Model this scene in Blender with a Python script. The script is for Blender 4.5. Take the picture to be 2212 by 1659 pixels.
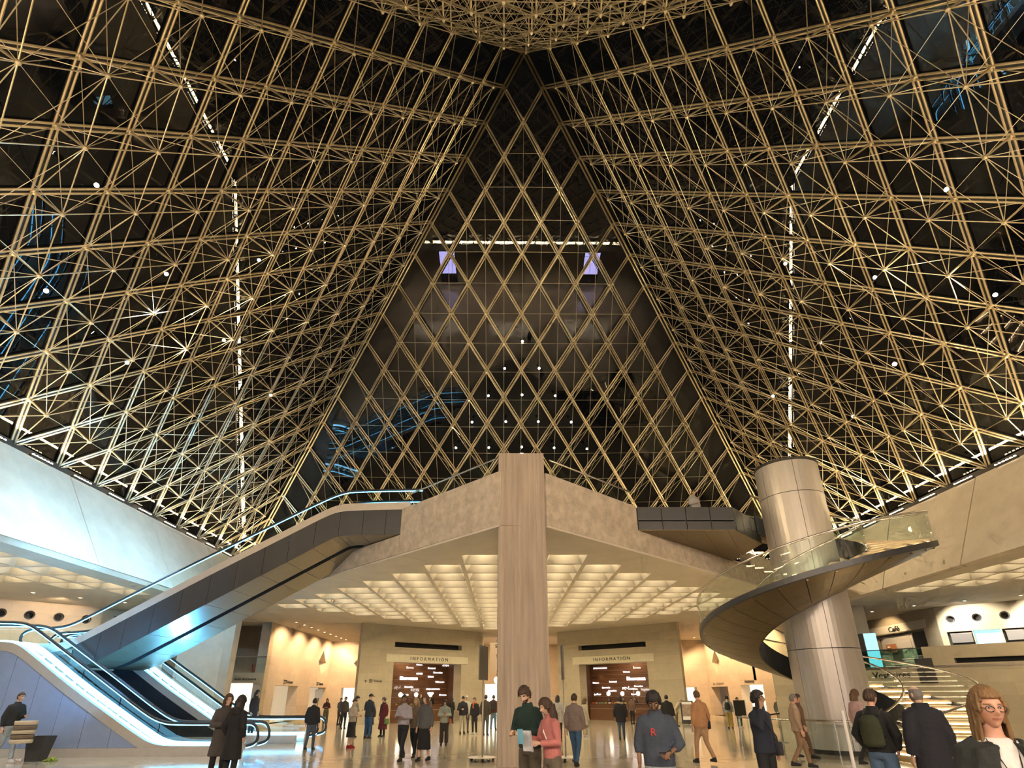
import bpy, bmesh, math, random
from mathutils import Vector, Matrix, Euler, geometry
from math import sin, cos, pi, radians as rad
random.seed(7)
SC = bpy.context.scene
COL = SC.collection
for o in list(bpy.data.objects): bpy.data.objects.remove(o)

# ------------------------------------------------------------------ camera
cd = bpy.data.cameras.new('camera'); cam = bpy.data.objects.new('camera', cd); COL.objects.link(cam)
yaw, pit, rol = 0.0168, 0.3787, -0.0054
f_ = Vector((sin(yaw)*cos(pit), cos(yaw)*cos(pit), sin(pit))); r_ = Vector((cos(yaw), -sin(yaw), 0)); u_ = r_.cross(f_)
r2 = r_*cos(rol)+u_*sin(rol); u2 = -r_*sin(rol)+u_*cos(rol)
cam.matrix_world = Matrix(((r2.x,u2.x,-f_.x,-0.952),(r2.y,u2.y,-f_.y,-16.741),(r2.z,u2.z,-f_.z,1.6),(0,0,0,1)))
cd.sensor_fit = 'HORIZONTAL'; cd.sensor_width = 36; cd.lens = 1158.06/2212*36
cd.shift_x = (1106-1107.65)/2212; cd.shift_y = (1041.55-829.5)/2212
cd.clip_start = .05; cd.clip_end = 400
SC.camera = cam
# ------------------------------------------------------------------ world, view, lights
w = bpy.data.worlds.new('night'); SC.world = w; w.use_nodes = True
w.node_tree.nodes['Background'].inputs[0].default_value = (.007, .0065, .006, 1)
w.node_tree.nodes['Background'].inputs[1].default_value = .35
vs = SC.view_settings
SC.display_settings.display_device = 'sRGB'
vs.view_transform = 'Standard'; vs.look = 'None'; vs.exposure = 0.0; vs.gamma = 1; vs.use_curve_mapping = False
cy = SC.cycles
cy.use_denoising = True
cy.use_light_tree = True; cy.max_bounces = 4; cy.diffuse_bounces = 2; cy.glossy_bounces = 2; cy.use_adaptive_sampling = True; cy.adaptive_threshold = .16; cy.adaptive_min_samples = 10; cy.transmission_bounces = 3
cy.transparent_max_bounces = 14; cy.sample_clamp_indirect = 6; cy.caustics_reflective = False; cy.caustics_refractive = False
LP = dict(coffer=95.0, uplight=1200.0, batten=11.0, orange=620.0, led=9.0, fill=3600.0)   # strengths of the hall lamps and the added fill

def light(kind, name, loc, power, color, target=None, size=.2, size_y=None, spot=60, blend=.5):
    l = bpy.data.lights.new(name, kind); l.energy = power; l.color = color
    if kind == 'AREA':
        l.size = size
        if size_y: l.shape = 'RECTANGLE'; l.size_y = size_y
    else: l.shadow_soft_size = size
    if kind == 'SPOT': l.spot_size = rad(spot); l.spot_blend = blend
    o = bpy.data.objects.new(name, l); COL.objects.link(o); o.location = loc
    if target is not None:
        o.rotation_euler = (Vector(target)-Vector(loc)).to_track_quat('-Z', 'Y').to_euler()
    return o
WARM = (1, .74, .40); WHITE = (1, .86, .66); ORANGE = (1, .68, .39); CYAN = (.10, .55, 1.0)
# long uplighters on the four edges of the pyramid base
for (lx, ly, sx, sy) in ((-17.2, 0, 33, .25), (17.2, 0, 33, .25), (0, 17.2, 33, .25), (0, -17.2, 33, .25)):
    o = light('AREA', 'uplight_row', (lx, ly, 9.9), LP['uplight'], (1, .77, .45), size=.25, size_y=33)
    d = Vector((-lx*.55, -ly*.55, 14)).normalized()
    q = (-d).to_track_quat('Z', 'Y')
    zax = -d; yax = Vector((0, 1, 0)) if lx else Vector((1, 0, 0)); xax = yax.cross(zax).normalized(); yax = zax.cross(xax)
    o.matrix_world = Matrix(((xax.x,yax.x,zax.x,lx),(xax.y,yax.y,zax.y,ly),(xax.z,yax.z,zax.z,9.9),(0,0,0,1)))

# added fill lights, unseen behind the viewer, brightening the pillar and the people
for x in (-10, 0, 10): light('AREA', 'near_fill_light', (x, -25, 7.9), LP['fill']/3, (1, .82, .60), (x*.7, -6, 2.5), 6, 2)
# added warm spots over the deck, brightening the right-hand band
for p_, tg in (((0.6, -2.6, 8.9), (17, -9, 7.8)), ((8.6, 8.0, 8.7), (17, 6.5, 7.6))): light('SPOT', 'band_fill_light', p_, 1500, (1, .78, .48), tg, .12, spot=110, blend=.9)
# ------------------------------------------------------------------ materials
def nt(name):
    m = bpy.data.materials.new(name); m.use_nodes = True
    return m, m.node_tree.nodes, m.node_tree.links, m.node_tree.nodes['Principled BSDF']
def mat(name, col, rough=.6, metal=0, var=0, vscale=3, bump=0, bscale=20, emit=None, estr=0, stretch=None, spec=None):
    m, N, L, b = nt(name)
    b.inputs['Base Color'].default_value = (*col, 1); b.inputs['Roughness'].default_value = rough; b.inputs['Metallic'].default_value = metal
    if spec is not None: b.inputs['Specular IOR Level'].default_value = spec
    if var or bump:
        tc = N.new('ShaderNodeTexCoord'); mp = N.new('ShaderNodeMapping'); L.new(tc.outputs['Object'], mp.inputs[0])
        if stretch: mp.inputs['Scale'].default_value = stretch
    if var:
        n = N.new('ShaderNodeTexNoise'); n.inputs['Scale'].default_value = vscale; n.inputs['Detail'].default_value = 6; n.inputs['Roughness'].default_value = .65
        L.new(mp.outputs[0], n.inputs['Vector'])
        r = N.new('ShaderNodeValToRGB'); r.color_ramp.elements[0].position = .32; r.color_ramp.elements[1].position = .68
        r.color_ramp.elements[0].color = (*[c*(1-var) for c in col], 1); r.color_ramp.elements[1].color = (*[min(1, c*(1+var*.6)) for c in col], 1)
        L.new(n.outputs['Fac'], r.inputs[0]); L.new(r.outputs[0], b.inputs['Base Color'])
    if bump:
        n2 = N.new('ShaderNodeTexNoise'); n2.inputs['Scale'].default_value = bscale; n2.inputs['Detail'].default_value = 4
        L.new(mp.outputs[0], n2.inputs['Vector'])
        bp = N.new('ShaderNodeBump'); bp.inputs['Strength'].default_value = bump; bp.inputs['Distance'].default_value = .03
        L.new(n2.outputs['Fac'], bp.inputs['Height']); L.new(bp.outputs[0], b.inputs['Normal'])
    if emit:
        b.inputs['Emission Color'].default_value = (*emit, 1); b.inputs['Emission Strength'].default_value = estr
    return m
def glassmat(name, tint=(1, 1, 1), ior=1.5, gcol=(1, 1, 1), rough=.0):
    m, N, L, b = nt(name)
    N.remove(b); out = N['Material Output']
    t = N.new('ShaderNodeBsdfTransparent'); t.inputs[0].default_value = (*tint, 1)
    g = N.new('ShaderNodeBsdfGlossy'); g.inputs['Roughness'].default_value = rough; g.inputs[0].default_value = (*gcol, 1)
    fr = N.new('ShaderNodeFresnel'); fr.inputs[0].default_value = ior
    ge = N.new('ShaderNodeNewGeometry'); s1 = N.new('ShaderNodeMath'); s1.operation = 'SUBTRACT'; s1.inputs[0].default_value = 1; L.new(ge.outputs['Backfacing'], s1.inputs[1])
    m1 = N.new('ShaderNodeMath'); m1.operation = 'MULTIPLY'; L.new(fr.outputs[0], m1.inputs[0]); L.new(s1.outputs[0], m1.inputs[1])     # the outer skin only
    mx = N.new('ShaderNodeMixShader'); L.new(m1.outputs[0], mx.inputs[0]); L.new(t.outputs[0], mx.inputs[1]); L.new(g.outputs[0], mx.inputs[2]); L.new(mx.outputs[0], out.inputs[0])
    return m
def stonemat(name, col, mortar, bw, bh, var=.12, rough=.55, bump=.25, flat=False, spec=.4, msize=.006, gloss_var=0):
    """courses of stone; s runs along the surface, z up (object space); flat: laid on the floor"""
    m, N, L, b = nt(name)
    b.inputs['Roughness'].default_value = rough; b.inputs['Specular IOR Level'].default_value = spec
    tc = N.new('ShaderNodeTexCoord'); mp = N.new('ShaderNodeMapping')
    if flat: L.new(tc.outputs['Object'], mp.inputs[0])
    else: L.new(tc.outputs['UV'], mp.inputs[0])
    br = N.new('ShaderNodeTexBrick'); br.inputs['Scale'].default_value = 1; br.inputs['Brick Width'].default_value = bw; br.inputs['Row Height'].default_value = bh
    br.inputs['Mortar Size'].default_value = msize; br.inputs['Mortar Smooth'].default_value = .2
    br.inputs['Color1'].default_value = (*[c*(1-var) for c in col], 1); br.inputs['Color2'].default_value = (*[min(1, c*(1+var*.5)) for c in col], 1); br.inputs['Mortar'].default_value = (*mortar, 1)
    L.new(mp.outputs[0], br.inputs['Vector'])
    n = N.new('ShaderNodeTexNoise'); n.inputs['Scale'].default_value = 2.2; n.inputs['Detail'].default_value = 7; n.inputs['Roughness'].default_value = .7; L.new(mp.outputs[0], n.inputs['Vector'])
    mr = N.new('ShaderNodeMapRange'); mr.inputs[3].default_value = .78; mr.inputs[4].default_value = 1.12; L.new(n.outputs['Fac'], mr.inputs[0])
    mu = N.new('ShaderNodeMix'); mu.data_type = 'RGBA'; mu.blend_type = 'MULTIPLY'; mu.inputs[0].default_value = 1
    L.new(br.outputs['Color'], mu.inputs[6]); L.new(mr.outputs[0], mu.inputs[7]); L.new(mu.outputs[2], b.inputs['Base Color'])
    if bump:
        bp = N.new('ShaderNodeBump'); bp.inputs['Strength'].default_value = bump; bp.inputs['Distance'].default_value = .01; bp.invert = True
        L.new(br.outputs['Fac'], bp.inputs['Height']); L.new(bp.outputs[0], b.inputs['Normal'])
    if gloss_var:
        m3 = N.new('ShaderNodeMapRange'); m3.inputs[3].default_value = rough-gloss_var; m3.inputs[4].default_value = rough+gloss_var
        L.new(n.outputs['Fac'], m3.inputs[0]); L.new(m3.outputs[0], b.inputs['Roughness'])
    return m
M = {}
M['steel'] = mat('brushed_steel_rod', (.90, .76, .50), .36, .75)
M['cable'] = mat('steel_cable', (.88, .75, .50), .42, .6)
M['mullion'] = mat('bronze_mullion', (.84, .70, .44), .34, .75)
M['gutter'] = mat('dark_gutter', (.04, .035, .03), .5, .3)
M['pane'] = glassmat('pyramid_glass', (.93, .95, .95), 1.72)
M['glass'] = glassmat('balustrade_glass', (.95, .985, .97), 1.45)
M['greenglass'] = glassmat('green_glass', (.55, .78, .70), 1.5)
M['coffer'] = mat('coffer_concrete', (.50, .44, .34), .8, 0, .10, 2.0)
M['soffitgold'] = mat('escalator_soffit', (.26, .22, .15), .34, .6, .06, 3)
M['concrete'] = mat('smooth_concrete', (.66, .57, .44), .75, 0, .10, 1.4, .12, 18)
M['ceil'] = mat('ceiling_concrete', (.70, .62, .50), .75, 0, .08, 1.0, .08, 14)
M['fascia'] = mat('mottled_concrete', (.60, .50, .38), .8, 0, .28, 3.2, .3, 26)
M['pillar'] = mat('board_marked_concrete', (.44, .35, .265), .8, 0, .28, 6, .55, 22, stretch=(1.6, 1.6, .06))
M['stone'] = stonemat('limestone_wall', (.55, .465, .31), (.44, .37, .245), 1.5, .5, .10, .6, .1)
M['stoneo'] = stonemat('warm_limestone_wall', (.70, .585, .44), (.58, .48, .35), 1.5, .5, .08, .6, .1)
M['floor'] = stonemat('polished_limestone_floor', (.60, .51, .37), (.42, .35, .25), 1.48, .74, .07, .11, 0, True, .6, .004, .04)
M['dark'] = mat('dark_recess', (.015, .013, .011), .7)
M['clad'] = mat('charcoal_cladding', (.072, .072, .076), .42, .55, .06, 3)
M['cladlilac'] = mat('lilac_lit_cladding', (.25, .31, .45), .42, .2, .06, 3)  # lilac-blue light from the front is put into the base colour
M['bronze'] = mat('bronze_cladding', (.155, .115, .055), .36, .6, .08, 3)
M['inox'] = mat('satin_stainless', (.60, .54, .47), .38, .55, .06, 6)
M['shaft'] = mat('brushed_shaft_steel', (.52, .47, .41), .42, .5, .14, 2.2, .05, 30, stretch=(1, 1, .15))
M['tube'] = mat('polished_rail', (.62, .58, .52), .25, .95)
M['rubber'] = mat('black_rubber', (.02, .022, .026), .45)
M['led'] = mat('cyan_led', (.2, .5, .6), .5, emit=(.12, .52, 1.0), estr=LP['led'])
M['ledhot'] = mat('white_led_trough', (.5, .7, .8), .5, emit=(.25, .66, 1.0), estr=LP['led']*1.0)
M['warmled'] = mat('warm_led', (.8, .7, .5), .5, emit=(1, .80, .52), estr=15)
M['batten'] = mat('lamp_dots', (.9, .8, .6), .5, emit=(1, .84, .60), estr=LP['batten'])
M['cofferlamp'] = mat('coffer_lamp', (.9, .8, .6), .5, emit=(1, .86, .60), estr=LP['coffer'])
M['down'] = mat('downlight_glow', (.9, .8, .6), .5, emit=(1, .78, .48), estr=14)
M['globe'] = mat('globe_glow', (.9, .8, .6), .5, emit=(1, .85, .62), estr=9)
M['white'] = mat('white_paint', (.78, .75, .70), .5)
M['black'] = mat('black_lettering', (.012, .011, .010), .6)
M['wood'] = mat('dark_walnut', (.13, .055, .022), .45, 0, .45, 2.2, .1, 20, stretch=(.35, .35, 9))
M['desk'] = mat('brown_desk', (.15, .065, .026), .35, 0, .2, 3)
M['litgrey'] = mat('grey_lettering', (.34, .27, .20), .6)
M['lit'] = mat('lit_lettering', (.8, .8, .8), .5, emit=(.95, .90, 1.0), estr=3.2)
M['litdim'] = mat('dim_lettering', (.5, .5, .5), .5, emit=(.8, .72, .72), estr=.8)

# ------------------------------------------------------------------ mesh helpers
class MB:
    def __init__(s): s.v = []; s.f = []; s.m = []
    def add(s, vs, fs, mi=0):
        o = len(s.v); s.v += [tuple(v) for v in vs]; s.f += [tuple(i+o for i in f) for f in fs]; s.m += [mi]*len(fs); return s
    def box(s, x0, x1, y0, y1, z0, z1, mi=0, T=None):
        vs = [Vector((x, y, z)) for x in (x0, x1) for y in (y0, y1) for z in (z0, z1)]
        if T: vs = [T @ v for v in vs]
        return s.add(vs, [(0,1,3,2),(4,6,7,5),(0,4,5,1),(2,3,7,6),(0,2,6,4),(1,5,7,3)], mi)
    def prism(s, poly, z0, z1, mi=0):
        n = len(poly)
        return s.add([(x, y, z0) for x, y in poly]+[(x, y, z1) for x, y in poly],
                     [tuple(range(n))[::-1], tuple(range(n, 2*n))]+[(i, (i+1) % n, n+(i+1) % n, n+i) for i in range(n)], mi)
    def loft(s, rings, mi=0, caps=True, close=True):
        n = len(rings[0]); vs = [v for r in rings for v in r]; fs = []
        for k in range(len(rings)-1):
            for i in range(n if close else n-1):
                j = (i+1) % n; fs.append((k*n+i, k*n+j, (k+1)*n+j, (k+1)*n+i))
        if caps: fs += [tuple(range(n))[::-1], tuple(range((len(rings)-1)*n, len(rings)*n))]
        return s.add(vs, fs, mi)
    def tube(s, pts, r, n=6, mi=0, closed=False, flat=1.0):
        pts = [Vector(p) for p in pts]; rings = []; N = len(pts); up = None
        for i, p in enumerate(pts):
            a = pts[i-1] if (i or closed) else p; b = pts[(i+1) % N] if (i < N-1 or closed) else p
            t = (b-a).normalized()
            if up is None: up = Vector((0, 0, 1)) if abs(t.z) < .9 else Vector((1, 0, 0))
            x = t.cross(up)
            if x.length < 1e-5: x = t.orthogonal()
            x.normalize(); y = x.cross(t).normalized(); up = y
            rr = r[i] if isinstance(r, (list, tuple)) else r
            rings.append([p+x*(rr*cos(2*pi*k/n))+y*(rr*flat*sin(2*pi*k/n)) for k in range(n)])
        if closed:
            rings.append(rings[0]); return s.loft(rings, mi, False)
        return s.loft(rings, mi)
    def rev(s, prof, n=16, c=(0, 0, 0), mi=0):
        return s.loft([[(c[0]+r*cos(2*pi*k/n), c[1]+r*sin(2*pi*k/n), c[2]+z) for k in range(n)] for r, z in prof], mi)
    def mesh(s, name, mats, smooth=False):
        me = bpy.data.meshes.new(name); me.from_pydata(s.v, [], s.f)
        for m in (mats if isinstance(mats, (list, tuple)) else [mats]): me.materials.append(M[m] if isinstance(m, str) else m)
        if any(s.m): me.polygons.foreach_set('material_index', s.m)
        if smooth: me.polygons.foreach_set('use_smooth', [True]*len(me.polygons))
        bm = bmesh.new(); bm.from_mesh(me); bmesh.ops.recalc_face_normals(bm, faces=bm.faces); bm.to_mesh(me); bm.free()
        me.update(); return me
    def build(s, name, mats, parent=None, smooth=False, loc=None):
        o = bpy.data.objects.new(name, s.mesh(name, mats, smooth)); COL.objects.link(o)
        if parent: o.parent = parent
        if loc: o.location = loc
        return o
def obj(name, me, parent=None, mw=None):
    o = bpy.data.objects.new(name, me); COL.objects.link(o)
    if parent: o.parent = parent
    if mw is not None: o.matrix_local = mw if isinstance(mw, Matrix) else Matrix.Translation(Vector(mw))
    return o
def tag(o, label=None, cat=None, group=None, kind=None):
    for k, v in (('label', label), ('category', cat), ('group', group), ('kind', kind)):
        if v: o[k] = v
    return o
def empty(name, loc=(0, 0, 0), rz=0, label=None, cat=None, group=None, kind=None):
    o = bpy.data.objects.new(name, None); COL.objects.link(o); o.location = loc; o.rotation_euler = (0, 0, rz); o.empty_display_size = .2
    return tag(o, label, cat, group, kind)
def copytree(o, parent=None):
    c = o.copy(); COL.objects.link(c)
    if parent: c.parent = parent
    for ch in list(o.children): copytree(ch, c)
    return c
def along(p, q):                     # matrix taking the unit z segment to p-q
    p, q = Vector(p), Vector(q); d = q-p
    return Matrix.LocRotScale(p, d.to_track_quat('Z', 'Y'), Vector((1, 1, d.length)))
def uvwall(o):
    me = o.data; uv = me.uv_layers.new(name='UVMap')
    for p in me.polygons:
        n = p.normal; t = Vector((-n.y, n.x, 0))
        if t.length < .3: t = Vector((1, 0, 0))
        t.normalize()
        for li in p.loop_indices:
            v = me.vertices[me.loops[li].vertex_index].co
            uv.data[li].uv = (v.dot(t), v.z if abs(n.z) < .7 else v.y)
def wall(name, p0, p1, z0, z1, holes, depth, m, parent=None, back=1, **k):
    """upright wall along p0-p1 with cut-out polygons given in (s, z); solid, front on the line"""
    p0 = Vector((*p0, 0)); p1 = Vector((*p1, 0)); t = (p1-p0); Ln = t.length; t.normalize(); n = Vector((-t.y, t.x, 0))*back*depth
    outer = [(0, z0), (Ln, z0), (Ln, z1), (0, z1)]
    hs = []
    for h in holes:
        hs.append([(h[0], h[2]), (h[1], h[2]), (h[1], h[3]), (h[0], h[3])] if not isinstance(h[0], (tuple, list)) else list(h))
    loops = [outer]+hs
    tri = geometry.tessellate_polygon([[Vector((a, b, 0)) for a, b in lp] for lp in loops])
    flat = [q for lp in loops for q in lp]; N = len(flat)
    P = [p0+t*a+Vector((0, 0, b)) for a, b in flat]
    mb = MB(); mb.v = [tuple(v) for v in P]+[tuple(v+n) for v in P]
    for a in tri: mb.f += [tuple(a), tuple(i+N for i in a)[::-1]]
    o = 0
    for lp in loops:
        k_ = len(lp)
        for i in range(k_):
            j = (i+1) % k_; mb.f.append((o+i, o+j, N+o+j, N+o+i))
        o += k_
    mb.m = [0]*len(mb.f)
    ob = mb.build(name, m, parent)
    bm = bmesh.new(); bm.from_mesh(ob.data); bmesh.ops.recalc_face_normals(bm, faces=bm.faces); bm.to_mesh(ob.data); bm.free()
    uvwall(ob); return ob
def text(name, s, size, loc, ang, mt, parent=None, width=None, align='CENTER', ext=.006, tilt=90, bold=0):
    cu = bpy.data.curves.new(name, 'FONT'); cu.body = s; cu.size = size; cu.align_x = align; cu.align_y = 'CENTER'; cu.extrude = ext; cu.offset = bold; cu.resolution_u = 3
    cu.materials.append(M[mt]); o = bpy.data.objects.new(name, cu); COL.objects.link(o)
    if parent: o.parent = parent
    o.location = loc; o.rotation_euler = (rad(tilt), 0, ang)
    if width: cu['fit'] = width; FIT.append((o, width))
    return o
FIT = []
CYL6 = MB().rev([(1, 0), (1, 1)], 6)
def unitcyl(name, r, m, n=6): return MB().rev([(r, 0), (r, 1)], n).mesh(name, m, n > 7)
# ------------------------------------------------------------------ the glass pyramid
ZB, PH, HL = 9.61, 21.65, 17.7
A = Vector((0, 0, ZB+PH))
def pyramid_face(name, label):
    """far face (normal towards -y, downwards); the other three are turned copies"""
    root = empty(name, (0, 0, 0), 0, label, 'glass roof', None, 'structure')
    P = Vector((-HL, HL, ZB)); Q = Vector((HL, HL, ZB)); di = (P-A)/18; dj = (Q-A)/18
    n = di.cross(dj).normalized()
    if n.y > 0: n = -n
    nd = lambda i, j, d=0: A+di*i+dj*j+n*d
    tz = .012
    def panemesh(pts):
        c = pts[0]; k = len(pts)
        loc = [p-c for p in pts]; ctr = sum(loc, Vector())/k; loc = [ctr+(p-ctr)*.975 for p in loc]
        return MB().add([p-n*.10 for p in loc]+[p-n*(.10+tz) for p in loc], [tuple(range(k)), tuple(range(k, 2*k))[::-1]]+[(i, k+i, k+(i+1) % k, (i+1) % k) for i in range(k)]).mesh('pane', 'pane')
    rh = panemesh([nd(0, 0), nd(1, 0), nd(1, 1), nd(0, 1)]); tr = panemesh([nd(0, 0), nd(1, 0), nd(0, 1)])
    for i in range(18):
        for j in range(18-i):
            obj('pane', rh if i+j <= 16 else tr, root, nd(i, j))
    # twin mullions under the panes, in both directions
    for di_, fam in ((di, 0), (dj, 1)):
        for k in range(1, 18):
            a = nd(0, k) if fam == 0 else nd(k, 0); b = nd(18-k, k) if fam == 0 else nd(k, 18-k)
            t = (b-a).normalized(); x = t.cross(n).normalized(); mb = MB()
            for o_ in (-.06, .06): mb.tube([a+x*o_-n*.02, b+x*o_-n*.02], .033, 6)
            q = [a+x*.10-n*.03, a-x*.10-n*.03, a-x*.04-n*.17, a+x*.04-n*.17]; q2 = [v+(b-a) for v in q]
            mb.loft([q, q2], 1); mb.build('mullion', ['mullion', 'gutter'], root)
    # struts, hubs and the tensioned net that bows into the hall
    def depth(i, j):
        a, b = i/18, j/18; c = 1-a-b
        return .34+1.12*max(0, 27*a*b*c)**.55 if min(i, j, 18-i-j) > 0 else 0
    inn = lambda i, j: nd(i, j, depth(i, j))
    sm = unitcyl('strut', .033, 'steel'); hub = MB().rev([(.03, -.08), (.066, -.03), (.066, .03), (.03, .08)], 8).mesh('hub', 'steel', True)
    oh = MB().rev([(.04, -.05), (.075, -.02), (.075, .05)], 6).mesh('anchor', 'steel', True)
    R3 = n.to_track_quat('Z', 'Y').to_matrix().to_4x4()
    for i in range(1, 18):
        for j in range(1, 18-i):
            obj('strut', sm, root, along(nd(i, j), inn(i, j)))
            obj('hub', hub, root, Matrix.Translation(inn(i, j)) @ R3)
            obj('anchor', oh, root, Matrix.Translation(nd(i, j)) @ R3)
    for fam in (0, 1):
        for k in range(1, 17):
            pts = [(i, k) if fam == 0 else (k, i) for i in range(0, 19-k)]
            mb = MB()
            for a, b in zip(pts, pts[1:]): mb.tube([inn(*a), inn(*b)], .017, 5)
            mb.build('tension_rod', 'steel', root)
            mb = MB()
            for a, b in zip(pts, pts[1:]):
                if depth(*a) > 0: mb.tube([inn(*a), nd(*b)], .012, 4)
                if depth(*b) > 0: mb.tube([nd(*a), inn(*b)], .012, 4)
            tag(mb.build('brace_rod', 'cable', root), kind='stuff')
    for s_ in range(3, 18):
        mb = MB(); row = [(i, s_-i) for i in range(1, s_)]
        for a, b in zip(row, row[1:]): mb.tube([inn(*a), inn(*b)], .010, 4)
        mb.build('cross_cable', 'cable', root)
    for df in range(-15, 16):
        col = [(i, i-df) for i in range(1, 18) if i-df >= 1 and 2*i-df <= 17]
        if len(col) < 2: continue
        mb = MB()
        for a, b in zip(col, col[1:]): mb.tube([inn(*a), inn(*b)], .009, 4)
        mb.build('hanger_cable', 'cable', root)
    # base channel
    MB().box(-HL, HL, HL-.10, HL+.12, ZB-.12, ZB+.10).build('base_channel', 'gutter', root)
    return root
far = pyramid_face('window_1', 'far sloping glass face of the pyramid above the entrance deck')
for k, (nm, lb) in enumerate((('window_2', 'left sloping glass face of the pyramid with crossing steel rods'), ('window_3', 'near sloping glass face of the pyramid overhead at the top'), ('window_4', 'right sloping glass face of the pyramid above the spiral stair'))):
    c = copytree(far); c.name = nm; c['label'] = lb; c.rotation_euler = (0, 0, (k+1)*pi/2)
# four ridge beams
for k in range(4):
    b = Vector(((-HL, HL, HL, -HL)[k], (HL, HL, -HL, -HL)[k], ZB)); t = (b-A).normalized(); o_ = Vector((b.x, b.y, 0)).normalized()
    x = t.cross(o_).normalized(); y = x.cross(t)
    if y.z > 0: y = -y
    root = empty('ridge_beam', (0, 0, 0), 0, ('ridge beam of the pyramid running down to the far left corner', 'ridge beam of the pyramid running down to the far right corner', 'ridge beam of the pyramid overhead on the near right', 'ridge beam of the pyramid overhead on the near left')[k], 'beam', None, 'structure')
    for s_ in (-.09, .09): MB().tube([A+x*s_+y*.06, b+x*s_+y*.06], .05, 8).build('chord', 'mullion', root, True)
    q = [x*.12-y*.02, -x*.12-y*.02, -x*.06-y*.22, x*.06-y*.22]
    MB().loft([[A+v for v in q], [b+v for v in q]]).build('cover_strip', 'gutter', root)
# lamp battens along the base, seen as dashes of bright dots
bat = MB()
for k in range(6): bat.box(-.42+k*.16, -.35+k*.16, -.03, .03, -.03, .02)
batm = bat.mesh('lamp_batten', 'batten')
hous = MB().box(-.5, .5, -.05, .05, -.09, -.032).mesh('housing', 'gutter')
for side, (nm, gx) in enumerate((('left', -1), ('right', 1), ('near', 0), ('far', 0))):
    for k in range(18):
        u = -HL+(k+.5)*HL/9
        loc = (gx*17.45, u, 9.53) if gx else (u, 17.45 if nm == 'far' else -17.45, 9.53)
        e = empty('lamp_batten', loc, pi/2 if gx else 0, f'short batten of bright lamps along the {nm} edge of the pyramid base', 'lamp', f'lamp battens on the {nm} base edge')
        tag(obj('lamp_row', batm, e), kind='stuff'); obj('housing', hous, e)
# projectors clipped on to the net: bright points
lens = MB().rev([(.0, 0), (.06, 0), (.06, .02)], 10).mesh('lens', mat('projector_lens', (1, 1, 1), .4, emit=(1, .95, .88), estr=60))
can = MB().rev([(.05, .02), (.075, .02), (.075, .2), (.04, .24)], 10).mesh('housing', 'gutter', True)
spots = [(-12.28,-5.79,14.82),(-14.17,-4.22,12.51),(-12.3,-2.44,14.8),(-10.37,-.65,17.16),(-12.21,1.31,14.9),(-14.17,-.64,12.5),(-12.13,5.72,15.0),
 (11.93,-5.56,15.25),(13.92,-3.96,12.81),(12.01,-2.14,15.14),(10.15,-.4,17.42),(12.08,1.5,15.07),(14.03,3.4,12.68),(12.09,5.71,15.05),(14.07,7.65,12.63),
 (.05,8.1,19.93),(-.95,9.04,18.78),(1.01,9.03,18.79),(-1.88,10.02,17.59),(.06,9.98,17.63),(1.97,10.01,17.6),(-2.84,10.99,16.4),(-.87,10.97,16.42),(1.02,10.96,16.43),(2.94,10.98,16.41),
 (-3.82,11.97,15.2),(-1.88,11.95,15.22),(.07,11.93,15.25),(1.99,11.96,15.21),(3.94,12.0,15.17)]
for p in spots:
    wh = 'far' if p[1] > 8 and abs(p[0]) < 5 else ('left' if p[0] < 0 else 'right')
    e = empty('projector', p, 0, f'small bright projector fixed to the {wh} net of steel rods', 'lamp', f'projectors on the {wh} face')
    e.rotation_euler = (Vector((-.95, -16.7, 2))-Vector(p)).to_track_quat('-Z', 'Y').to_euler()
    obj('lens', lens, e); obj('housing', can, e)

for i_, tg, en, cl in ((1, (-13, -1.5, 0), 2600, (.80, .88, 1)), (2, (-14.5, .8, 1), 2600, (.80, .88, 1)), (0, (-7, -6, 0), 2200, (1, .88, .72)), (7, (4, -7, 0), 2200, (1, .86, .68)), (9, (8, -6, 0), 2200, (1, .86, .68)), (12, (12, -1, 2), 1800, (1, .86, .68)), (15, (0, -6, 2), 2600, (1, .88, .74)), (27, (0, 6, 7.5), 900, (1, .95, .88)), (5, (3, 3, 27), 2600, (1, .80, .50)), (8, (-3, 3, 27), 2600, (1, .80, .50)), (25, (0, -5, 27), 2600, (1, .80, .50))):
    p = Vector(spots[i_]); light('SPOT', 'projector_beam', p+(Vector(tg)-p).normalized()*.3, en, cl, tg, .08, spot=62, blend=.9)

# ------------------------------------------------------------------ floor, bands under the glass, ceiling
fl = MB().box(-34, 34, -34, 40, -.3, 0).build('floor', 'floor'); tag(fl, 'polished limestone floor of the hall', 'floor', None, 'structure')
ZC = 6.043
def band(name, label, top0, top1, bot0, bot1, n, m='concrete'):
    root = empty(name, (0, 0, 0), 0, label, 'beam', None, 'structure')
    T0, T1, B0, B1 = [Vector(v) for v in (top0, top1, bot0, bot1)]
    nn = (T1-T0).cross(B0-T0).normalized()
    if nn.dot(Vector((0, 0, 8))-T0) > 0: nn = -nn
    for k in range(n):
        a, b = k/n+.0008, (k+1)/n-.0008
        q = [T0.lerp(T1, a), T0.lerp(T1, b), B0.lerp(B1, b), B0.lerp(B1, a)]
        MB().loft([q, [v+nn*.25 for v in q]]).build('panel', m, root)
    return root
band('edge_beam', 'sloping concrete band under the left edge of the pyramid, washed in cyan light', (-17.6, 17.7, 9.5), (-17.6, -17.7, 9.5), (-15.6, 17.0, ZC), (-15.75, -16.3, ZC), 7)
band('edge_beam', 'sloping concrete band under the right edge of the pyramid, lit warm', (17.6, 17.7, 9.5), (17.6, -17.7, 9.5), (16.75, 17.0, ZC), (15.1, -16.3, ZC), 7)
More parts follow.
